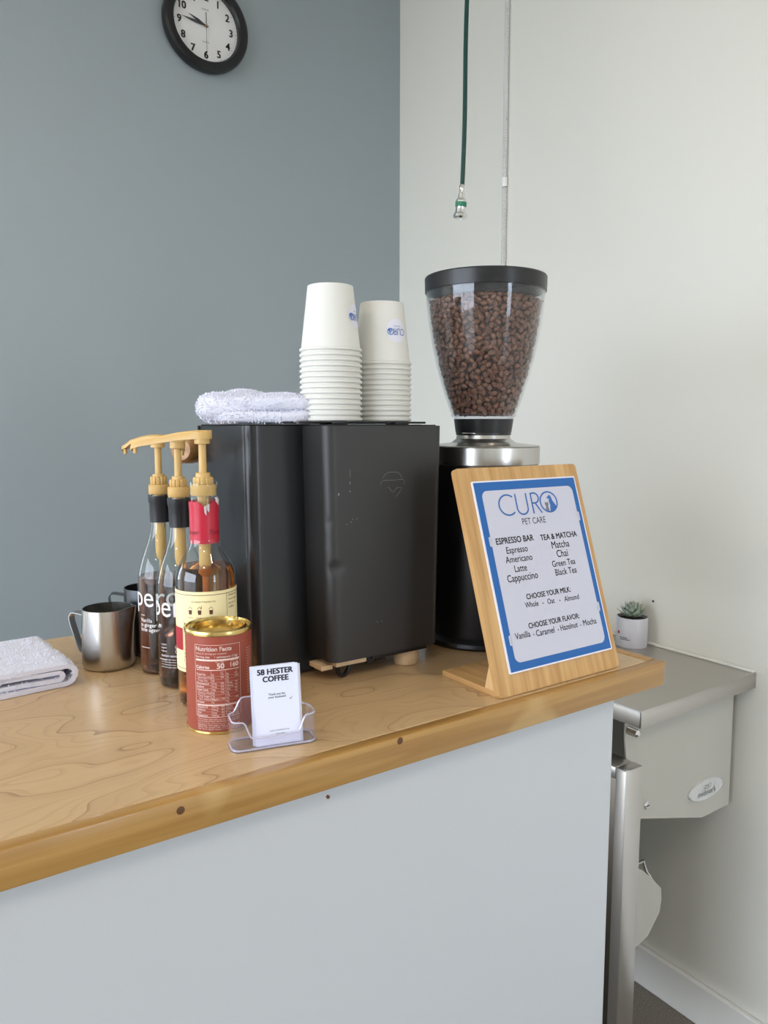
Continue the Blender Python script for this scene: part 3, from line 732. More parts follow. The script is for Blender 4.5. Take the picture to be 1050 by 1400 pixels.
# the two clear bottles
def face(c): return math.atan2(-c[1], -c[0])
def clear_bottle(px, row, R, rows, sleeve, lvl, arm, alen, label, uoff, lower):
    q = atz(px, row); h = Vector((q.x, q.y)).normalized(); c = (q.x + h.x * R, q.y + h.y * R)
    Z = lambda r: zr(c[0], c[1], r)
    pr = wine(R, .138, .222, .0132, Z(rows[6]) + .003)
    t = bottle('syrup_bottle', c, pr, label)
    liquid(t, pr, Z(lvl), M['brown_liquid'])
    s0, s1 = Z(sleeve[1]), Z(sleeve[0])
    MB().lathe([(.0136, s0), (.0142, s0), (.0146, s1 - .012), (.0158, s1 - .008), (.0160, s1), (.0150, s1)], 36, cap=False).obj('neck_sleeve', M['black_seal'], t)
    pump(t, rows, c, (.0148, .0120), arm, alen, .016, .03)
    a = face(c); fn = wrapfn(R, a)
    l = MB()
    put_text(l, 'pero', fn, uoff - .010, .1020, size=.038, bold=.0, vs=1.12)
    for i, s in enumerate(lower):
        put_text(l, s, fn, uoff, .079 - i * .0068, size=.0080, bold=.01)
    rect2d(l, uoff + .0005, .0885, uoff + .0085, .0893, fn, nx=3); rect2d(l, uoff, .041, uoff + .016, .0417, fn, nx=4)
    flatobj('lettering', l, M['white_ink'], t)
    return t, c, fn
left_dir = math.atan2(-rt.y, -rt.x)
clear_bottle(226, 924, .0350, (594, 603, 612, 648, 651, 662, 675), (677, 713), 786, left_dir - math.radians(34), .078, 'farthest clear syrup bottle with black neck sleeve and white lettering, nearly full', -.0370, ['Vanilla', 'in ginger &', 'lime agave'])
t, c, fn = clear_bottle(252.5, 943, .0345, (596, 604, 613, 651, 655, 665, 679), (681, 720), 862, left_dir - math.radians(80), .078, 'middle clear syrup bottle with black neck sleeve, less than half full', -.0395, [])
l = MB()
put_text(l, 'caution contains 100', fn, -.034, .0460, width=.040, bold=.012)
for i in range(4): put_text(l, 'pure cane sugar water natural flavor', fn, -.034, .0415 - i * .0036, width=.040)
for i in range(3): put_text(l, 'organic', fn, -.034, .062 - i * .0046, width=.0105)
stroke2d(l, arc(-.009, .060, .0016, .0024, 0, 350, 12), .0006, fn, closed=True); stroke2d(l, arc(-.009, .054, .0016, .0024, 0, 350, 12), .0006, fn, closed=True)
flatobj('lettering', l, M['white_ink'], t)
# the labelled amber bottle
q = atz(286, 970); h = Vector((q.x, q.y)).normalized(); R = .0385; ZV = lambda z: z if z < .02 else .36 - (.36 - z) * .935; c = (q.x + h.x * R, q.y + h.y * R); Z = lambda r: zr(c[0], c[1], r)
pr = [(R * .8, .003), (R * .93, 0), (R * .985, .003), (R, .010), (R, .150), (R * .985, .157), (R * .93, .165), (R * .80, .176), (R * .64, .186), (R * .52, .197), (R * .465, .209), (.0172, .222), (.0168, .262), (.0168, .274), (.0180, .276), (.0180, .284), (.0168, .2855)]
pr = [(r, ZV(z)) for r, z in pr]
t = bottle('syrup_bottle', c, pr, 'amber syrup bottle with cream label and red neck sleeve behind the can')
liquid(t, pr, Z(772), M['amber_liquid'])
s0, s1 = Z(741), Z(684); sl = MB(); N = 60; rnd = random.Random(2); vs = []
for j in range(5):
    for i in range(N):
        a = 2 * PI * i / N; z = s0 + (s1 - s0) * j / 4
        if j == 4:
            d = math.atan2(math.sin(a - face(c) - .1), math.cos(a - face(c) - .1)); z += -.007 * math.exp(-(d / .38) ** 2) + rnd.uniform(-.0012, .0012)
        rr = .0186 if j < 4 else .0192; vs.append((rr * math.cos(a), rr * math.sin(a), z))
sl.add(vs, [(j * N + i, j * N + (i + 1) % N, (j + 1) * N + (i + 1) % N, (j + 1) * N + i) for j in range(4) for i in range(N)])
ns = sl.obj('neck_sleeve', M['red_seal'], t)
l = MB(); fs_ = wrapfn(.0187, face(c)); put_text(l, 'Torani', fs_, -.030, s0 + .012, width=.0225, shear=.35); put_text(l, 'Torani', fs_, .006, s0 + .012, width=.0225, shear=.35)
flatobj('lettering', l, M['red_seal_ink'], ns)
fo = MB(); a = face(c)
for k, (da, dz, ln) in enumerate(((.10, -.006, .012), (.28, -.004, .010), (.95, .004, .007), (1.1, .002, .008))):
    T = Matrix.Rotation(a + da, 4, 'Z') @ Matrix.Translation((.0194, 0, s1 + dz))
    fo.add([(0, -.002, 0), (.0012, .0015, .001), (.0006, .001, -ln), (0, -.0012, -ln * .7)], [(0, 1, 2, 3)], T=T)
fo.obj('torn_foil', M['foil'], ns, smooth=False)
pump(t, (588, 600, 607, 646, 652, 662, 677), c, (.0162, .0128), left_dir - math.radians(4), .093, .016, .03)
a = face(c); lz0, lz1 = .026, .1385; wf = wrapfn
def wrapfn(R_, a_, l_=.0004): f_ = wf(R_, a_, l_); return lambda u, v: f_(u, ZV(v))
lb = MB(); lb.lathe([(R + .0003, ZV(lz0)), (R + .0006, ZV(lz0)), (R + .0006, ZV(lz1)), (R + .0003, ZV(lz1))], 72, a0=a - 1.75, a1=a + 1.6, cap=False)
lab = lb.obj('label', M['cream_label'], t)
fn = wrapfn(R, a, .0009); l = MB()
rect2d(l, -.066, lz1 - .0050, .060, lz1 - .0043, fn, nx=40); rect2d(l, -.066, lz0 + .0045, .060, lz0 + .0052, fn, nx=40); rect2d(l, .0268, lz0 + .005, .0273, lz1 - .005, fn)
put_text(l, 'THE PERFECT FLAVOR FOR', fn, -.004, .1240, width=.031, align='C')
for cx, cap in ((-.0225, 'LATTE'), (-.0105, 'COLD BREW'), (.0035, 'HOT DRINKS')):
    x0 = cx + .002
    poly2d(l, [(x0 - .0018, .1075), (x0 + .0018, .1075), (x0 + .0024, .1135), (x0 - .0024, .1135)], fn)
    stroke2d(l, [(x0 - .0026, .1150), (x0, .1182), (x0 + .0026, .1150)], .0006, fn)
    put_text(l, cap, fn, x0, .1025, width=.0060 if cap == 'LATTE' else .0100, align='C')
stroke2d(l, [(-.0070, .1150), (-.0058, .1195)], .0006, fn)
put_text(l, 'Nutrition Facts', fn, -.030, .0915, width=.034, bold=.015)
for k in range(11): put_text(l, ('Serving Size 2 tbsp', 'Servings 25', 'Calories 80', 'Total Fat 0g', 'Sodium 0mg', 'Total Carb 20g', 'Sugars 19g', 'Protein 0g', 'Ingredients: sugar,', 'water, natural', 'flavors')[k], fn, -.030, .085 - k * .0048, size=.0042, bold=.01)
for k in range(4): put_text(l, ('Shake well', 'and enjoy', 'syrup in', 'coffee')[k], fn, .030, .129 - k * .0055, size=.0046)
stroke2d(l, [(-.0315, .040), (-.0315, .099), (.012, .099)], .0004, fn)
flatobj('lettering', l, M['label_ink'], lab)
l = MB(); rect2d(l, -.064, .0560, -.0335, .0870, wrapfn(R, a, .0008), nx=12); flatobj('red_panel', l, M['label_red'], lab); wrapfn = wf

# ------------------------------------------------------------------ cocoa can
cc = (.3496, .8531); R = .0390; HC = .1225
t = thing('cocoa_can', W(*cc, 0), 0, 'terracotta cardboard can with gold lid and nutrition panel, on the counter', 'can')
MB().lathe([(0, .002), (R - .001, .002), (R, .003), (R, HC - .004), (R - .001, HC - .004)], 72, cap=False).obj('body', M['can_red'], t)
MB().lathe([(R - .002, .0005), (R + .0004, 0), (R + .0011, .0012), (R + .0008, .0030), (R, .0035)], 72, cap=False).obj('bottom_rim', M['can_gold'], t)
ld = MB().lathe([(R + .0002, HC - .0055), (R + .0010, HC - .005), (R + .0013, HC - .002), (R + .0006, HC), (R - .0008, HC), (R - .0018, HC - .0025), (R - .0040, HC - .0035), (R - .0052, HC - .0015), (R - .0075, HC - .0005), (R - .0090, HC - .002), (R - .0096, HC - .0078), (R - .0115, HC - .0088), (0, HC - .0088)], 72, cap=False).obj('lid', M['can_gold'], t)
tb = MB(); tb.tube([(.020, .016, HC - .0075), (.026, .018, HC - .003), (.031, .0185, HC + .0004)], .0022, 8, flat=.35); 
MB().tube([(-.009, -.020, HC - .0083), (-.004, -.0215, HC - .0073), (.001, -.020, HC - .0083)], .0015, 8).obj('rivet', M['can_gold'], ld)
tb.obj('pull_tab', M['can_gold'], ld)
a = face(cc); fn = wrapfn(R, a, .0004); l = MB(); x0, x1 = -.0295, .0255
def hline(y, th, xa=x0 + .0015, xb=x1 - .0015): rect2d(l, xa, y - th / 2, xb, y + th / 2, fn, nx=16)
for y in (.1075,): hline(y, .0004, x0, x1)
for x in (x0, x1): rect2d(l, x - .0002, .0215, x + .0002, .1075, fn)
put_text(l, 'Nutrition Facts', fn, x0 + .0015, .1005, width=.0425, bold=.022)
put_text(l, 'About 31 servings per container', fn, x0 + .0015, .0965, width=.037)
put_text(l, 'Serving size     1 tablespoon (12g)', fn, x0 + .0015, .0922, width=.0500, bold=.014)
hline(.0896, .0021)
put_text(l, 'Calories', fn, x0 + .0015, .0796, width=.0165, bold=.028)
put_text(l, '50', fn, x0 + .0270, .0797, width=.0080, bold=.026); put_text(l, '160', fn, x0 + .0425, .0805, width=.0098, bold=.026)
put_text(l, 'Per 1 Tbsp', fn, x0 + .0255, .0865, width=.0095); put_text(l, 'with milk', fn, x0 + .0425, .0872, width=.0098)
hline(.0778, .0008)
put_text(l, '% DV*', fn, x0 + .0300, .0748, width=.0045); put_text(l, '% DV*', fn, x0 + .0480, .0755, width=.0045)
rows = [('Total Fat', '1g', '1%', '5g', '6%', 0), ('Saturated Fat', '0g', '0%', '3g', '15%', 1), ('Trans Fat', '0g', '', '0g', '', 1), ('Cholesterol', '0mg', '0%', '20mg', '7%', 0), ('Sodium', '0mg', '0%', '100mg', '4%', 0), ('Total Carb.', '10g', '4%', '22g', '8%', 0), ('Dietary Fiber', '2g', '7%', '2g', '7%', 1), ('Total Sugars', '7g', '', '19g', '', 1), ('Incl. Added Sugars', '7g', '14%', '7g', '14%', 2), ('Protein', '1g', '', '9g', '', 0)]
def trow(i, y, r):
    ind = .0016 * r[5]
    put_text(l, r[0], fn, x0 + .0015 + ind, y, size=.0033, bold=.018 if r[5] == 0 else 0)
    for x, s in ((.0208, r[1]), (.0310, r[2]), (.0372, r[3]), (.0475, r[4])):
        if s: put_text(l, s, fn, x0 + x, y + .0003, size=.0032)
    hline(y - .0009, .00016)
for i, r in enumerate(rows): trow(i, .0715 - i * .0037, r)
hline(.0356, .0017)
for i, r in enumerate((('Vitamin D', '0mcg', '0%', '2mcg', '10%', 0), ('Calcium', '10mg', '0%', '300mg', '25%', 0), ('Iron', '1mg', '6%', '1mg', '6%', 0), ('Potassium', '90mg', '2%', '470mg', '10%', 0))): trow(i, .0322 - i * .0034, r)
hline(.0206 + .0006, .0007)
for x in (.0198, .0362): rect2d(l, x0 + x, .0225, x0 + x + .0002, .0775, fn)
for i, s in enumerate(('*The % Daily Value tells you how much a nutrient', 'in a serving of food contributes to a daily diet.', '2,000 calories a day is used for general advice.', 'Ingredients: cane sugar, cocoa, chocolate, salt,', 'vanilla. May contain milk, wheat, soy and tree', 'nuts. Store tightly closed in a cool, dry place.')):
    put_text(l, s, fn, x0 + .0015, .0178 - i * .0024, width=.0515 if i != 2 else .036, bold=.0 if i < 3 else .008)
for k in range(18): put_text(l, 'cocoa mix', fn, .0365, .097 - k * .0032, width=.010)
flatobj('lettering', l, M['can_ink'], t)

# ------------------------------------------------------------------ card holder and cards
HA = math.radians(-14.0)
hx = Vector((math.cos(HA), math.sin(HA), 0)); hy = Vector((-math.sin(HA), math.cos(HA), 0))
fl_ = atz(325, 1030); fr_ = atz(428, 1016)
hc = (fl_ + fr_) / 2 + hy * .019
t = thing('card_holder', W(hc.x, hc.y, 0), HA, 'clear acrylic card holder near the counter front edge', 'card holder')
HW, HD = .0485, .0185
def holder_wall():
    b = MB(); path = rrect(-HW, HW, -HD, HD, .010, 6); fine = []
    for i in range(len(path)):
        a, c_ = Vector(path[i]), Vector(path[(i + 1) % len(path)]); n = max(1, int((c_ - a).length / .0022))
        for k in range(n): fine.append(a + (c_ - a) * k / n)
    N = len(fine); vs = []
    def sm(a, b, x): u = max(0, min(1, (x - a) / (b - a))); return u * u * (3 - 2 * u)
    for i, p in enumerate(fine):
        d = (fine[(i + 1) % N] - fine[i - 1]).normalized(); nrm = Vector((-d.y, d.x)) * .0018
        if p.y < 0: hgt = .0145 + .0195 * sm(.026, .036, abs(p.x))
        else: hgt = .034 + .0165 * (1 - sm(.030, .042, abs(p.x)))
        q = p + nrm
        vs += [(p.x, p.y, .0012), (p.x, p.y, hgt), (q.x, q.y, hgt), (q.x, q.y, .0012)]
    fs = [(4 * i + k, 4 * i + (k + 1) % 4, 4 * ((i + 1) % N) + (k + 1) % 4, 4 * ((i + 1) % N) + k) for i in range(N) for k in range(4)]
    return b.add(vs, fs)
hwm = holder_wall(); tw_ = hwm.obj('tray_wall', M['acrylic'], t, ang=50)
rim = [((Vector(hwm.v[i + 1]) + Vector(hwm.v[i + 2])) / 2) for i in range(0, len(hwm.v), 4)]
MB().tube(rim, .0010, 8, closed=True).obj('rim', M['edge_highlight'], tw_)  # pale tube painting the highlight along the top edge
MB().tube([Vector((p.x, p.y, .0018)) for p in rim], .0013, 8, closed=True).obj('foot_highlight', M['edge_highlight'], tw_)  # pale tube painting the highlight along the foot
MB().prism(rrect(-HW - .001, HW + .001, -HD - .001, HD + .001, .010), 0, .0025).obj('base', M['acrylic'], t, ang=50)
# cards lean back in the tray
LEAN = math.radians(9)
cu = Vector((0, math.sin(LEAN), math.cos(LEAN))); cn = Vector((0, -math.cos(LEAN), math.sin(LEAN)))   # local up / normal
CW, CH = .0505, .0885
bl = atz(353.5, 1023.5, .004); tmp = bl - Vector((hc.x, hc.y, 0)); bx_ = tmp.dot(hx); by_ = tmp.dot(hy)
org_l = Vector((bx_, max(by_, -HD + .0028), .0032))
def card(off, dx, dz, lab, n=1):
    o = thing('business_card', W(hc.x, hc.y, 0), HA, lab, 'card', 'business cards in the holder')
    return o
def card_mesh(off, dx, dz, th):
    b = MB(); o0 = org_l - cn * off + Vector((dx, 0, 0)) + cu * dz
    P = lambda a, v, d: o0 + Vector((a, 0, 0)) + cu * v - cn * d
    vs = [P(0, 0, 0), P(CW, 0, 0), P(CW, CH, 0), P(0, CH, 0), P(0, 0, th), P(CW, 0, th), P(CW, CH, th), P(0, CH, th)]
    return b.add(vs, [(0, 1, 2, 3), (7, 6, 5, 4), (0, 4, 5, 1), (1, 5, 6, 2), (2, 6, 7, 3), (3, 7, 4, 0)])
fc = card(0, 0, 0, 'front white card lettered 58 HESTER COFFEE in the clear holder')
card_mesh(0, 0, 0, .0004).obj('card_stock', M['card'], fc, smooth=False)
rc = random.Random(5); offs = [(-.0006, .0002), (-.0010, -.0003), (.0040, -.0014), (-.0012, .0004), (.0044, -.0020), (-.0014, .0000), (.0030, -.0010)]
for i, (dx, dz) in enumerate(offs):
    cm = card_mesh(.0006 + .0011 * i, dx - .0004 * i, max(dz, -.0018), .0010).obj('business_card', M['card_edge'], None, loc=W(hc.x, hc.y, 0), rz=HA, smooth=False)
    tag(cm, 'blank white card stacked behind the lettered front card', 'card', 'business cards in the holder')
Rz = Matrix.Rotation(HA, 3, 'Z'); cow = Rz @ org_l + Vector((hc.x, hc.y, 0)); cuw = Rz @ cu; cnw = Rz @ cn
def cuv(px, py): q = atpl(px, py, cow, cnw) - cow; return (q.dot(hx), q.dot(cuw))
fnc = lambda u, v: org_l + Vector((u, 0, 0)) + cu * v + cn * .0002
l = MB()
def fit(mb, s, fn, uv, A, B, bold=0, vs=1.0, mi=0, level=True):
    a, b_ = uv(*A), uv(*B)
    put_text(mb, s, fn, (a[0] + b_[0]) / 2, (a[1] + b_[1]) / 2, width=b_[0] - a[0], align='C', bold=bold, vs=vs, mi=mi)
fit(l, '58 HESTER', fnc, cuv, (351.8, 924.4), (400, 917.5), .030); fit(l, 'COFFEE', fnc, cuv, (359.5, 933.6), (394.2, 928.1), .030)
fit(l, 'Thank you for', fnc, cuv, (367.2, 951.3), (389.8, 948.2), .006); fit(l, 'your business!', fnc, cuv, (366.9, 955.6), (390.8, 951.9), .006)
fit(l, 'scan to review us on', fnc, cuv, (369.2, 1000.8), (395.4, 996.4)); fit(l, 'Google', fnc, cuv, (378, 1004.6), (388.8, 1003), .0)
a_ = cuv(400, 951.5); b_ = cuv(396.5, 955); stroke2d(l, [a_, b_], .0004, fnc); stroke2d(l, [(b_[0], b_[1] + .0018), b_, (b_[0] + .0018, b_[1])], .0004, fnc)
flatobj('lettering', l, M['ink'], fc)

# ------------------------------------------------------------------ menu sign
SX0, SX1, SY0 = .682, .927, .713
tl = atx(621, 641, SX0); LB = math.hypot(tl.y - SY0, tl.z); sa = math.atan2(tl.y - SY0, tl.z)
t = thing('menu_sign', W(SX0, SY0, 0), 0, 'bamboo counter sign holding a blue bordered coffee menu', 'sign')
su = Vector((0, math.sin(sa), math.cos(sa))); sn = Vector((0, -math.cos(sa), math.sin(sa)))
SW = SX1 - SX0
def onb(d): return lambda u, v: Vector((u, 0, 0)) + su * v + sn * d
BT = .0085
MB().prism(rrect(0, SW, .001, LB, .006), -BT, 0, T=Matrix(((1, 0, 0, 0), (0, su.y, sn.y, 0), (0, su.z, sn.z, 0), (0, 0, 0, 1)))).obj('board', [M['bamboo']], t, ang=30)
MB().box((.0, .010, .0), (SW - .004, .121, .0085), .0012).obj('base_plate', M['bamboo'], t, ang=30)
gz = MB(); gz.add([(.0005, .0095, .0085), (.0005, .030, .0085), (.0005, .0225, .043), (.012, .0095, .0085), (.012, .030, .0085), (.012, .0225, .043)], [(0, 1, 2), (5, 4, 3), (0, 3, 4, 1), (1, 4, 5, 2), (2, 5, 3, 0)])
gz.obj('gusset', M['bamboo_edge'], t, smooth=False)
O3 = Vector((SX0, SY0, 0))
def suv(px, py): q = atpl(px, py, O3 + sn * .003, sn) - O3; return (q.x, q.dot(su))
c1, c2, c3, c4 = suv(646.5, 657), suv(784, 652), suv(839, 888), suv(695.5, 922)
U0 = (c1[0] + c4[0]) / 2; U1 = (c2[0] + c3[0]) / 2; V0 = (c3[1] + c4[1]) / 2; V1 = (c1[1] + c2[1]) / 2
TS = Matrix(((1, 0, 0, 0), (0, su.y, sn.y, 0), (0, su.z, sn.z, 0), (0, 0, 0, 1)))
sh_ = MB().prism(rrect(U0, U1, V0, V1, .002), .0002, .0026, T=TS).obj('menu_sleeve', M['sleeve'], t, ang=30)
mg = .0022
b = MB(); poly2d(b, rrect(U0 + mg, U1 - mg, V0 + mg, V1 - mg, .001), onb(.0028)); flatobj('blue_border', b, M['border_blue'], sh_)
bw = .0125; b = MB(); I0, I1, J0, J1 = U0 + mg + bw - .001, U1 - mg - bw * .72, V0 + mg + .0105, V1 - mg - bw
poly2d(b, rrect(I0, I1, J0, J1, .010, 8), onb(.0030))
for (uu, vv) in ((I0 - .0035, .70), (I0 - .0035, .13), (I1 - .0015, .80), (I1 - .0015, .22)):
    vv = J0 + (J1 - J0) * vv; poly2d(b, rrect(uu, uu + .005, vv - .007, vv + .007, .002, 4), onb(.0030))
flatobj('menu_page', b, M['sheet'], sh_)
l = MB(); fn = onb(.0032)
a_ = suv(684.5, 704); b_ = suv(764.8, 701); h_ = suv(690, 674)[1] - a_[1]
dummy = MB(); wid = curo_word(dummy, fn, 0, 0, 1, .07); k = (b_[0] - a_[0]) / wid
sq = h_ / k
def fnl(u, v): return fn(a_[0] + u * k, (a_[1] + b_[1]) / 2 + v * k * sq)
curo_word(l, fnl, 0, 0, 1, .075, 0, 1)
flatobj('logo', l, [M['curo_blue'], M['grey_ink']], sh_)
l = MB()
def F_(s, A, B, bold=0, vs=1.15): fit(l, s, fn, suv, A, B, bold, vs)
F_('PET CARE', (714.8, 717), (746.6, 714.6), 0, 1.2)
F_('ESPRESSO BAR', (678.8, 744.3), (730, 739.3), .018, 1.1); F_('TEA & MATCHA', (739.5, 738.4), (789, 733.6), .018, 1.1)
for s, A, B in (('Espresso', (693, 756.8), (722, 754)), ('Americano', (692, 769.6), (728.4, 766)), ('Latte', (704.3, 781.8), (721, 780.4)), ('Cappuccino', (694.3, 796), (736, 790.7)),
                ('Matcha', (755, 749.6), (778.8, 747.3)), ('Chai', (762, 761.6), (777, 760.2)), ('Green Tea', (755.5, 774.6), (787, 771.4)), ('Black Tea', (760, 786.6), (789, 783)),
                ('Whole', (718.4, 830.7), (736.8, 828.6)), ('Oat', (749, 825.5), (758.8, 824.5)), ('Almond', (772, 821.8), (792, 819.6)),
                ('Vanilla', (705, 874), (725.7, 871)), ('Caramel', (733.6, 869.6), (758.6, 865.2)), ('Hazelnut', (766.8, 861.6), (790.4, 858)), ('Mocha', (797.9, 855.4), (815.9, 852.7))): F_(s, A, B, .006)
F_('CHOOSE YOUR MILK:', (720.2, 818.8), (780.5, 809.5), .018); F_('CHOOSE YOUR FLAVOR:', (723, 858), (792.5, 846.4), .018)
for d in ((742.5, 824.6), (765.4, 820.9), (729.8, 867.5), (763.2, 861), (794, 854.8)): disc2d(l, *suv(*d), .0010, fn, n=10)
flatobj('lettering', l, M['ink'], sh_)

# ------------------------------------------------------------------ grinder with bean hopper
gc = C0 + ray(661, 580) * 1.285; G = (gc.x, gc.y); mpx = 1.285 / F
ZG = lambda r: zr(G[0], G[1], r)
t = thing('coffee_grinder', W(*G, 0), 0, 'black coffee grinder with a clear hopper of beans behind the menu sign', 'grinder')
RG = 76.5 * mpx
MB().lathe([(0, 0), (RG * 1.10, 0), (RG * 1.13, .004), (RG * 1.12, .010), (RG * 1.04, .014), (RG * 1.0, .016)], 72, cap=False).obj('base', M['black_plastic'], t)
zb_ = ZG(636)
MB().lathe([(RG * 1.0, .016), (RG * 1.015, .022), (RG * .985, zb_ * .6), (RG * .98, zb_)], 72, cap=False).obj('body', M['grinder_black'], t)
rz0, rz1 = ZG(633.5), ZG(608.5)
MB().lathe([(RG * .985, zb_), (RG * .99, rz0 - .0015), (RG * .975, rz0), (RG, rz0 + .001), (RG, rz1 - .003), (RG * .985, rz1 - .0022), (RG, rz1 - .0012), (RG * .985, rz1), (RG * .60, rz1 + .004), (42 * mpx, rz1 + .006), (37 * mpx, rz1 + .011), (36 * mpx, ZG(594)), (0, ZG(594))], 72, cap=False).obj('steel_collar', M['steel'], t, ang=25)
zc0, zc1 = ZG(594.5), ZG(573)
MB().lathe([(0, zc0), (37.5 * mpx, zc0), (37.5 * mpx, zc0 + .004), (38 * mpx, zc0 + .0045), (40.5 * mpx, zc1), (0, zc1)], 56, cap=False).obj('hopper_neck', M['black_plastic'], t, ang=30)
MB().box((-.052, -.012, zc0 + .0016), (-.036, .012, zc0 + .004), .001, T=Matrix.Rotation(.35, 4, 'Z')).obj('gate_slide', M['steel'], t)
hp = [(40.5, 573), (44, 566), (49, 553), (54.5, 536), (60.5, 516), (66, 494), (71, 470), (75, 446), (78, 420), (79.6, 398)]
out_ = [(r * mpx, ZG(y)) for r, y in hp]; inn = [(r - .0024, z) for r, z in out_]
MB().lathe(out_ + list(reversed(inn)), 72, cap=False).obj('hopper', M['hopper'], t, ang=60)
MB().lathe([(40.5 * mpx, ZG(570)), (43.6 * mpx, ZG(570)), (44.6 * mpx, ZG(567.5)), (43.5 * mpx, ZG(566))], 64, cap=False).obj('hopper_seam', M['acrylic'], t)
l0, l1 = ZG(401), ZG(380); 
MB().lathe([(78.2 * mpx, l0), (81 * mpx, l0 + .0005), (81.4 * mpx, l1 - .002), (80.4 * mpx, l1), (0, l1)], 72, cap=False).obj('lid', M['black_plastic'], t, ang=30)
MB().lathe([(77 * mpx, l0 - .012), (78.0 * mpx, l0 - .012), (78.0 * mpx, l0 + .002), (77 * mpx, l0 + .002)], 72, cap=False).obj('lid_skirt', M['hopper'], t)
cbp = [Vector((-.02, -RG * 1.16, .004)), Vector((.01, -RG * 1.20, .004)), Vector((.05, -RG * 1.14, .004)), Vector((.085, -RG * .95, .004))]
MB().tube(cbp, .0035, 8).obj('cable', M['rubber'], t)
# beans: one mesh, single beans where the photo shows them largest, the rest joined
def bean_geo():
    vs = []; fs = []; nu, nv = 12, 8
    for j in range(nv + 1):
        ph = -PI / 2 + PI * j / nv
        for i in range(nu):
            th = 2 * PI * i / nu; x = math.sin(ph); y = math.cos(ph) * math.cos(th); z = math.cos(ph) * math.sin(th)
            if z > 0.05: z = .42 * z + .03 - .42 * math.exp(-(y / .16) ** 2) * (1 - abs(x) ** 4)
            vs.append((x * .0056, y * .0042, z * .0036))
    for j in range(nv):
        for i in range(nu): fs.append((j * nu + i, j * nu + (i + 1) % nu, (j + 1) * nu + (i + 1) % nu, (j + 1) * nu + i))
    return vs, fs
bv, bf = bean_geo(); bean_me = MB().add(bv, bf).mesh('coffee_bean', M['bean'], ang=70)
rb = random.Random(11)
def rad(z):
    for (r0, z0), (r1, z1) in zip(inn, inn[1:]):
        if z0 <= z <= z1: return r0 + (r1 - r0) * (z - z0) / (z1 - z0)
    return inn[0][0] if z < inn[0][1] else inn[-1][0]
zlo, zhi = ZG(566), ZG(417); cand = []; cells = {}
def free(P, d):
    k = tuple(int(math.floor(c / d)) for c in P)
    for a in (-1, 0, 1):
        for b in (-1, 0, 1):
            for c in (-1, 0, 1):
                for Q in cells.get((k[0] + a, k[1] + b, k[2] + c), ()):
                    if (Q - P).length < d: return False
    cells.setdefault(k, []).append(P); return True
toc = Vector((-G[0], -G[1], 0)).normalized(); ca = math.atan2(toc.y, toc.x); D = .0080
for _ in range(26000):
    z = zlo + (zhi - zlo) * rb.random(); r = rad(z)
    if rb.random() > r / .1: continue
    a = rb.random() * 2 * PI; P = Vector(((r - .0052) * math.cos(a), (r - .0052) * math.sin(a), z))
    if free(P, D): cand.append((P, Vector((math.cos(a), math.sin(a), -.25)).normalized()))
n_front = len(cand); cells.clear()
for _ in range(9000):
    z = zlo + (zhi - zlo) * rb.random(); r = rad(z) - .0050; a = rb.random() * 2 * PI
    P = Vector(((r - .0052) * math.cos(a), (r - .0052) * math.sin(a), z))
    if free(P, .0076): cand.append((P, Vector((math.cos(a), math.sin(a), -.25)).normalized()))
cells.clear(); back = set(range(n_front, len(cand)))
RT = rad(zhi)
for _ in range(5000):
    r = (RT - .004) * math.sqrt(rb.random()); a = rb.random() * 2 * PI
    P = Vector((r * math.cos(a), r * math.sin(a), zhi + .012 * (1 - (r / RT) ** 2) + .001))
    if free(P, D): cand.append((P, Vector((0, 0, 1))))
cam_l = Vector((-G[0], -G[1], CAMH))
def bean_M(P, n):
    q = n.to_track_quat('Z', 'Y'); flip = Matrix.Rotation(PI if rb.random() < .55 else 0, 4, 'X')
    return Matrix.Translation(P) @ q.to_matrix().to_4x4() @ Matrix.Rotation(rb.random() * 6.28, 4, 'Z') @ Matrix.Rotation(rb.gauss(0, .38), 4, 'X') @ Matrix.Rotation(rb.gauss(0, .25), 4, 'Y') @ flip @ Matrix.Scale(rb.uniform(.9, 1.12), 4)
cand = [(P, bean_M(P, n), 0 if i in back else max(0, n.dot((cam_l - P).normalized())) / (cam_l - P).length_squared) for i, (P, n) in enumerate(cand)]
cand.sort(key=lambda x: -x[2])
for P, Mx, sc_ in cand[:300]:
    o = bpy.data.objects.new('coffee_bean', bean_me); COL.objects.link(o); o.matrix_world = Matrix.Translation(W(*G, 0)) @ Mx
    tag(o, 'roasted brown coffee bean against the wall of the clear hopper', 'coffee bean', 'coffee beans in the grinder hopper')
b = MB()
for P, Mx, sc_ in cand[300:]: b.add(bv, bf, 0, Mx)
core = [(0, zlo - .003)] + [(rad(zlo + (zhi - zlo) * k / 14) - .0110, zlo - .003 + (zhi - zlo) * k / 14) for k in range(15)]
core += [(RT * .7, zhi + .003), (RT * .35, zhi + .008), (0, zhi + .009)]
nb = len(b.f); b.lathe(core, 40, mi=1, cap=False)  # dark core stands in for shade between the beans
o = b.obj('coffee_beans', [M['bean'], M['bean_gap_shade']], None, loc=W(*G, 0), ang=70)
tag(o, 'mass of roasted coffee beans filling the clear grinder hopper', 'coffee beans', kind='stuff')

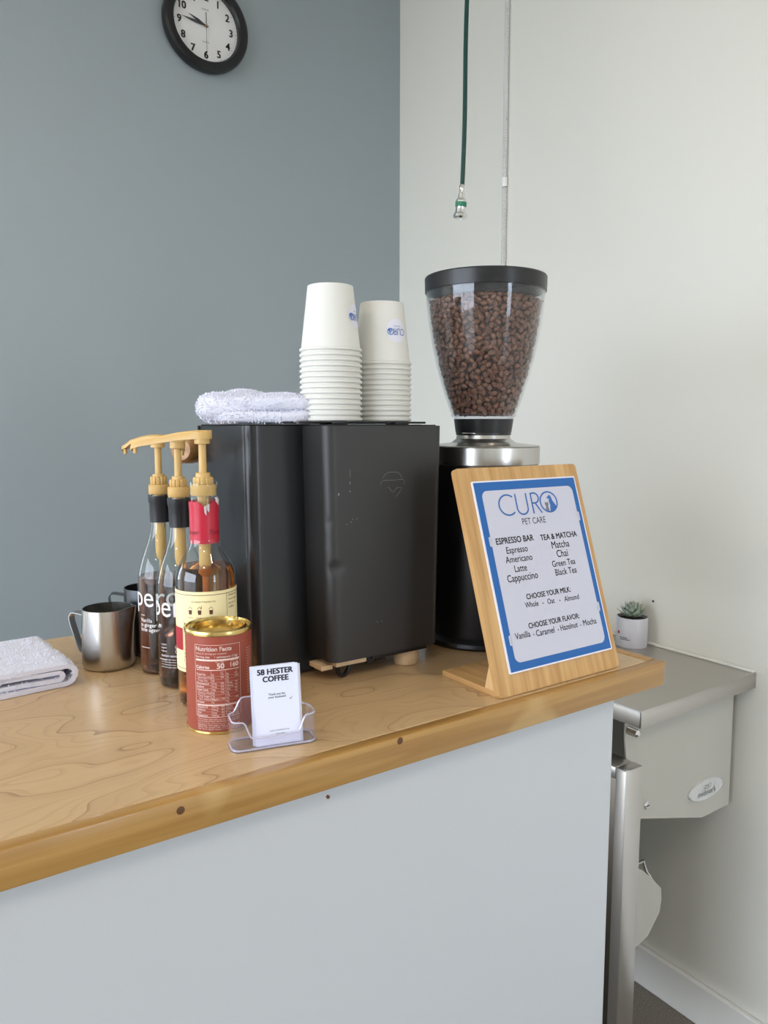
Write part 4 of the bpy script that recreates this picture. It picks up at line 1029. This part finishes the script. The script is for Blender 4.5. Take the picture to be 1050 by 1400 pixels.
# ------------------------------------------------------------------ wall clock
YC = YB - .034; cc_ = aty(284.5, 32, YC); RC = .1245
t = thing('wall_clock', W(cc_.x, YB, cc_.z), 0, 'round black wall clock with white face on the slate blue wall', 'clock')
TC = Matrix.Rotation(PI / 2, 4, 'X')                      # lathe axis -> -y (into the room)
MB().lathe([(0, .0005), (RC * .93, .0005), (RC * .985, .006), (RC, .020), (RC * .985, .030), (RC * .93, .0345), (RC * .80, .0335), (RC * .765, .026), (RC * .765, .014)], 80, T=TC, cap=False).obj('frame', M['clock_black'], t, ang=30)
MB().lathe([(0, .015), (RC * .768, .015)], 64, T=TC, cap=False).obj('face', M['clock_face'], t)
fnk = lambda d: (lambda u, v: Vector((u, -d, v)))
l = MB(); RF = RC * .765
for n in range(1, 13):
    a = math.radians(90 - 30 * n); put_text(l, str(n), fnk(.0155), RF * .80 * math.cos(a), RF * .80 * math.sin(a) - .0085, size=.0255, align='C', bold=.028, vs=1.08)
for k in range(60):
    a = math.radians(6 * k); c_, s_ = math.cos(a), math.sin(a); r0 = .94 if k % 5 else .925
    stroke2d(l, [(RF * r0 * c_, RF * r0 * s_), (RF * .965 * c_, RF * .965 * s_)], .0012 if k % 5 == 0 else .0006, fnk(.0155))
put_text(l, 'STAPLES', fnk(.0155), 0, RF * .44, width=.021, align='C'); put_text(l, 'QUARTZ', fnk(.0155), 0, -RF * .46, width=.020, align='C')
flatobj('numerals', l, M['ink'], t)
def hand(name, ang, L, wd, d, m, tail=.1):
    b = MB(); a = math.radians(ang); dx, dz = math.cos(a), math.sin(a)
    P = lambda s, n, y: (dx * s - dz * n, -y, dz * s + dx * n)
    pts = [(-L * tail, -wd * .35), (L * .45, -wd), (L, 0), (L * .45, wd), (-L * tail, wd * .35)]
    vs = [P(s, n, d) for s, n in pts] + [P(s, n, d + .0007) for s, n in pts]
    b.add(vs, [(0, 1, 2, 3, 4), (9, 8, 7, 6, 5)] + [(i, (i + 1) % 5, 5 + (i + 1) % 5, 5 + i) for i in range(5)]).obj(name, m, t, smooth=False)
hand('hour_hand', 90 - 30 * 9.77, RF * .56, .0042, .017, M['ink']); hand('minute_hand', 90 - 6 * 46.2, RF * .76, .0036, .019, M['ink'])
sh2 = MB(); sh2.box((-.0004, -.0222, -RF * .80), (.0004, -.0216, .006)); sh2.box((-.0010, -.0222, .004), (.0010, -.0216, RF * .36)); sh2.obj('second_hand', M['ink'], t, smooth=False)
MB().lathe([(0, .0240), (.0026, .0238), (.0032, .022), (.0032, .0155)], 20, T=TC, cap=False).obj('centre_pin', M['brass'], t)
MB().lathe([(0, .0275), (RC * .77, .0270)], 64, T=TC, cap=False).obj('crystal', M['clock_glass'], t)

# ------------------------------------------------------------------ green hose and white coil
hd_ = 1.66; hb = C0 + ray(629, 299) * hd_; ht = C0 + ray(637.5, 0) * hd_
hz0 = CZ + hb.z
t = thing('green_hose', (hb.x, hb.y, hz0), 0, 'green air hose with chrome coupling hanging down in front of the white wall', 'hose')
k = Vector((ht.x - hb.x, ht.y - hb.y)) / (ht.z - hb.z); ztop = ZC - hz0
px_ = hd_ / F
pts = []
for i in range(40):
    z = 44 * px_ + (ztop - 44 * px_) * i / 39; s = math.sin(i * .35) * .0012
    pts.append((k.x * z + s + .0035, k.y * z - s * .6, z))
MB().tube(pts, 3.1 * px_, 14).obj('hose', M['hose_green'], t)
MB().lathe([(3.2 * px_, 33 * px_), (3.3 * px_, 44 * px_), (2.8 * px_, 45 * px_)], 18, T=Matrix.Translation((.004, 0, 0))).obj('ferrule', M['chrome'], t)
MB().lathe([(0, 4 * px_), (2.5 * px_, 4 * px_), (3 * px_, 0), (8 * px_, 0), (9.8 * px_, 2.5 * px_), (9.6 * px_, 5 * px_), (7.2 * px_, 8 * px_), (6.8 * px_, 15 * px_), (7.8 * px_, 22 * px_), (6.6 * px_, 25 * px_), (4.4 * px_, 27 * px_), (4.1 * px_, 33 * px_), (3 * px_, 34 * px_)], 32, T=Matrix.Rotation(math.radians(5), 4, 'X'), cap=False).obj('coupling', M['chrome'], t, ang=30)
MB().lathe([(7.2 * px_, 15 * px_), (7.6 * px_, 15.5 * px_), (8.0 * px_, 20.5 * px_), (7.6 * px_, 21.5 * px_)], 32, T=Matrix.Rotation(math.radians(5), 4, 'X'), cap=False).obj('colour_ring', M['ring_green'], t)
MB().lathe([(0, 0), (.03, 0), (.03, -.012), (.012, -.03), (.008, -.03)], 28, T=Matrix.Translation((k.x * ztop, k.y * ztop, ztop)), cap=False).obj('ceiling_plate', M['chrome'], t)
cp = atx(685, 300, XW - .02)
t = thing('coiled_tube', W(XW - .0085, cp.y, .42), 0, 'white coiled tube hanging along the white wall behind the grinder', 'tube')
pts = []; pitch = .0046; Ht = ZC - CZ - .42; nt_ = int(Ht / pitch)
for i in range(nt_ * 9 + 1):
    a = 2 * PI * i / 9; pts.append((.0062 * math.cos(a), .0062 * math.sin(a) + .006 * max(0, i / (nt_ * 9) - .45), pitch * i / 9))
MB().tube(pts, .0014, 5).obj('coil', M['coil_white'], t, ang=80)
cz_ = atx(683, 250, XW - .016).z - .42
MB().lathe([(.0076, cz_ - .012), (.0080, cz_ - .011), (.0080, cz_ + .012), (.0076, cz_ + .013)], 20, cap=False).obj('sleeve', M['coil_white'], t)

# ------------------------------------------------------------------ steel wall table
ZT = -.172; YT = .858; XT0 = 1.182
t = thing('steel_table', W(XT0, YT, ZT), 0, 'folding stainless steel wall table beyond the end of the counter', 'table')
def TL(x, y, z): return (x - XT0, y - YT, z - ZT)
tb = MB().box(TL(XT0, YT, ZT - .004), TL(XW - .001, 2.02, ZT), .0015)
tb.box(TL(XT0, YT, ZT - .034), TL(XW - .001, YT + .003, ZT - .001), .001)
tb.box(TL(XT0, YT, ZT - .034), TL(XT0 + .003, 2.02, ZT - .001), .001)
tb.obj('table_top', M['table_steel'], t)
MB().box(TL(XW - .010, YT + .004, ZT), TL(XW - .0002, 2.02, ZT + .006), .0015).obj('wall_sealant', M['trim'], t)
poly = [(1.185, -.28), (1.20, -.402), (1.448, -.475), (1.546, -.475), (1.5485, -.205), (1.178, -.205), (1.178, -.235)]
def yplate(b, poly, y0, y1):
    n = len(poly); vs = [TL(x, y0, z) for x, z in poly] + [TL(x, y1, z) for x, z in poly]
    b.add(vs, [tuple(range(n)), tuple(reversed(range(n, 2 * n)))] + [(i, (i + 1) % n, n + (i + 1) % n, n + i) for i in range(n)]); return b
YPL = YT + .030
yplate(MB(), poly, YPL, YPL + .003).obj('support_plate', M['grey_paint'], t, smooth=False)
MB().box(TL(1.5455, YPL, -.475), TL(1.549, YPL + .40, -.205), .001).obj('support_flange', M['grey_paint'], t)
MB().box(TL(1.15, YPL + .04, -.48), TL(1.18, YPL + .5, -.206), .002).obj('inner_rail', M['grey_paint'], t)
def bolt(px, py, y, r):
    q = aty(px, py, y); T = Matrix.Translation(TL(q.x, y, q.z)) @ Matrix.Rotation(PI / 2, 4, 'X')
    bo = MB().lathe([(0, .0045), (r * .7, .0042), (r, .002), (r, -.001)], 20, T=T, cap=False).obj('bolt', M['chrome'], t)
    MB().box((-r * .5, -r * .12, .0040), (r * .5, r * .12, .0049), T=T).obj('bolt_slot', M['ink'], bo, smooth=False)
bolt(883.5, 1100.5, YPL, .0085)
q = aty(866, 1001, YT + .012); MB().lathe([(.0075, -.012), (.0075, .010), (.004, .013), (0, .0135)], 6, T=Matrix.Translation(TL(q.x, YT + .012, q.z)) @ Matrix.Rotation(PI / 2, 4, 'X'), cap=True).obj('bolt', M['chrome'], t, smooth=False)
q = aty(963, 1077.5, YPL); Tb = Matrix.Translation(TL(q.x, YPL, q.z)) @ Matrix.Rotation(math.radians(0), 4, 'Y') @ Matrix.Rotation(PI / 2, 4, 'X')
bd = MB(); n = 48; bx, by = .0605, .0225; rings = [(1, 0), (1, .004), (.95, .0065), (.93, .0058), (0, .0064)]; vs = []
for s, d in rings:
    for i in range(n): vs.append((bx * s * math.cos(2 * PI * i / n), by * (s if s > .5 else s) * math.sin(2 * PI * i / n), d))
fs = [(j * n + i, j * n + (i + 1) % n, (j + 1) * n + (i + 1) % n, (j + 1) * n + i) for j in range(4) for i in range(n)]
bdo = bd.add(vs, fs, 0, Tb).obj('badge', M['badge'], t, ang=30)
l = MB(); fb = lambda u, v: Tb @ Vector((u, v, .0072))
put_text(l, 'midmark', fb, 0, -.011, width=.066, align='C')
for i in range(3): stroke2d(l, arc(-.008 + .008 * i, .0075 - .002 * (i % 2), .005, .0042, 0, 340, 14), .0009, fb, closed=True)
flatobj('lettering', l, M['grey_ink'], bdo)
# folded-down leaf hanging under the table edge
t = thing('folded_leaf', W(1.134, .850, -.98), 0, 'steel leaf hanging folded below the wall table beside the half wall', 'table leaf')
x0, x1, y0, y1, z0, z1 = 0, .050, 0, .62, .06, .706
MB().box((.010, .0236, z0 + .0241), (x1 - .004, y1 - .0236, z1 - .0241), .001).obj('inset_panel', mat('shaded_steel', (120, 112, 104), .32, metal=1.0), t)  # recess shade put into a darker copy of the leaf steel
lf = MB()
lf.box((x0, y0, z0), (x1, .024, z1), .003); lf.box((x0, y1 - .024, z0), (x1, y1, z1), .003)
lf.box((x0, .0235, z1 - .024), (x1, y1 - .0235, z1), .003); lf.box((x0, .0235, z0), (x1, y1 - .0235, z0 + .024), .003)
lf.obj('leaf_panel', M['panel_steel'], t)
hxp = [(1.19, -.50), (1.326, -.581), (1.353, -.604), (1.397, -.648), (1.400, -.675), (1.395, -.703), (1.356, -.744), (1.328, -.752), (1.19, -.76)]
b = MB(); n = len(hxp); vs = [(x - 1.134, .095, z + .98) for x, z in hxp] + [(x - 1.134, .098, z + .98) for x, z in hxp]
b.add(vs, [tuple(range(n)), tuple(reversed(range(n, 2 * n)))] + [(i, (i + 1) % n, n + (i + 1) % n, n + i) for i in range(n)]).obj('hinge_bracket', M['grey_paint'], t, smooth=False)
MB().tube([(1.335 - 1.134, .12, .98 - .585), (1.365 - 1.134, .12, .98 - .585), (1.375 - 1.134, .12, .98 - .610), (1.385 - 1.134, .11, .98 - .632)], .0035, 8).obj('hinge_wire', M['chrome'], t)

# ------------------------------------------------------------------ potted succulent
q = atz(868, 886, ZT); h = Vector((q.x, q.y)).normalized(); RP = .0375; pc = (min(q.x + h.x * RP, XW - RP - .008), q.y + h.y * RP)
t = thing('potted_succulent', W(*pc, ZT), 0, 'small grey green succulent in a white pot on the steel table', 'plant')
HP = zr(pc[0], pc[1], 842) - ZT
MB().lathe([(0, .001), (RP * .95, 0), (RP * .98, .002), (RP, HP - .002), (RP - .001, HP), (RP - .003, HP - .0005), (RP - .0035, HP - .010)], 56, cap=False).obj('pot', M['pot'], t, ang=40)
MB().lathe([(0, HP - .006), (RP - .0033, HP - .008)], 32, cap=False).obj('soil', M['soil'], t)
vs = []; fs = []; ns_, nc_ = 8, 6
for i in range(ns_ + 1):
    u = i / ns_; wd = .0085 * (math.sin(PI * min(1, u * .86 + .10)) ** .8) * (1 - u ** 6) + .0003; th = .0034 * (1 - u) + .0006; x = .034 * u; z = .010 * u * u
    for k in range(nc_):
        a = 2 * PI * k / nc_; vs.append((x, wd * math.cos(a), z + th * math.sin(a) * (.55 if math.sin(a) > 0 else 1)))
fs = [(i * nc_ + k, i * nc_ + (k + 1) % nc_, (i + 1) * nc_ + (k + 1) % nc_, (i + 1) * nc_ + k) for i in range(ns_) for k in range(nc_)]
leaf_me = MB().add(vs, fs).mesh('leaf', M['leaf'], ang=80); rl = random.Random(3)
for i in range(46):
    u = i / 45; el = math.radians(12 + 66 * u ** 1.1); az = i * 2.39996
    o = bpy.data.objects.new('leaf', leaf_me); COL.objects.link(o); o.parent = t
    s = 1.16 - .55 * u
    o.matrix_local = Matrix.Translation((0, 0, HP - .002 + .012 * u)) @ Matrix.Rotation(az, 4, 'Z') @ Matrix.Rotation(-el, 4, 'Y') @ Matrix.Translation((.003, 0, 0)) @ Matrix.Scale(s * rl.uniform(.92, 1.06), 4)
a = face(pc); fn = wrapfn(RP, a, .0003); l = MB()
disc2d(l, -.0345, HP * .50, .0040, fn, n=6); 
for i, (n_, y) in enumerate(((13, .0245), (20, .0200))):
    x = -.0295
    rr = random.Random(i)
    while x < -.0295 + n_ * .00125:
        wv = rr.uniform(.0012, .0034); rect2d(l, x, y, x + wv, y + rr.uniform(.0014, .0020), fn, mi=1); x += wv + .0006
flatobj('print', l, [M['pot_red'], M['ink']], t)
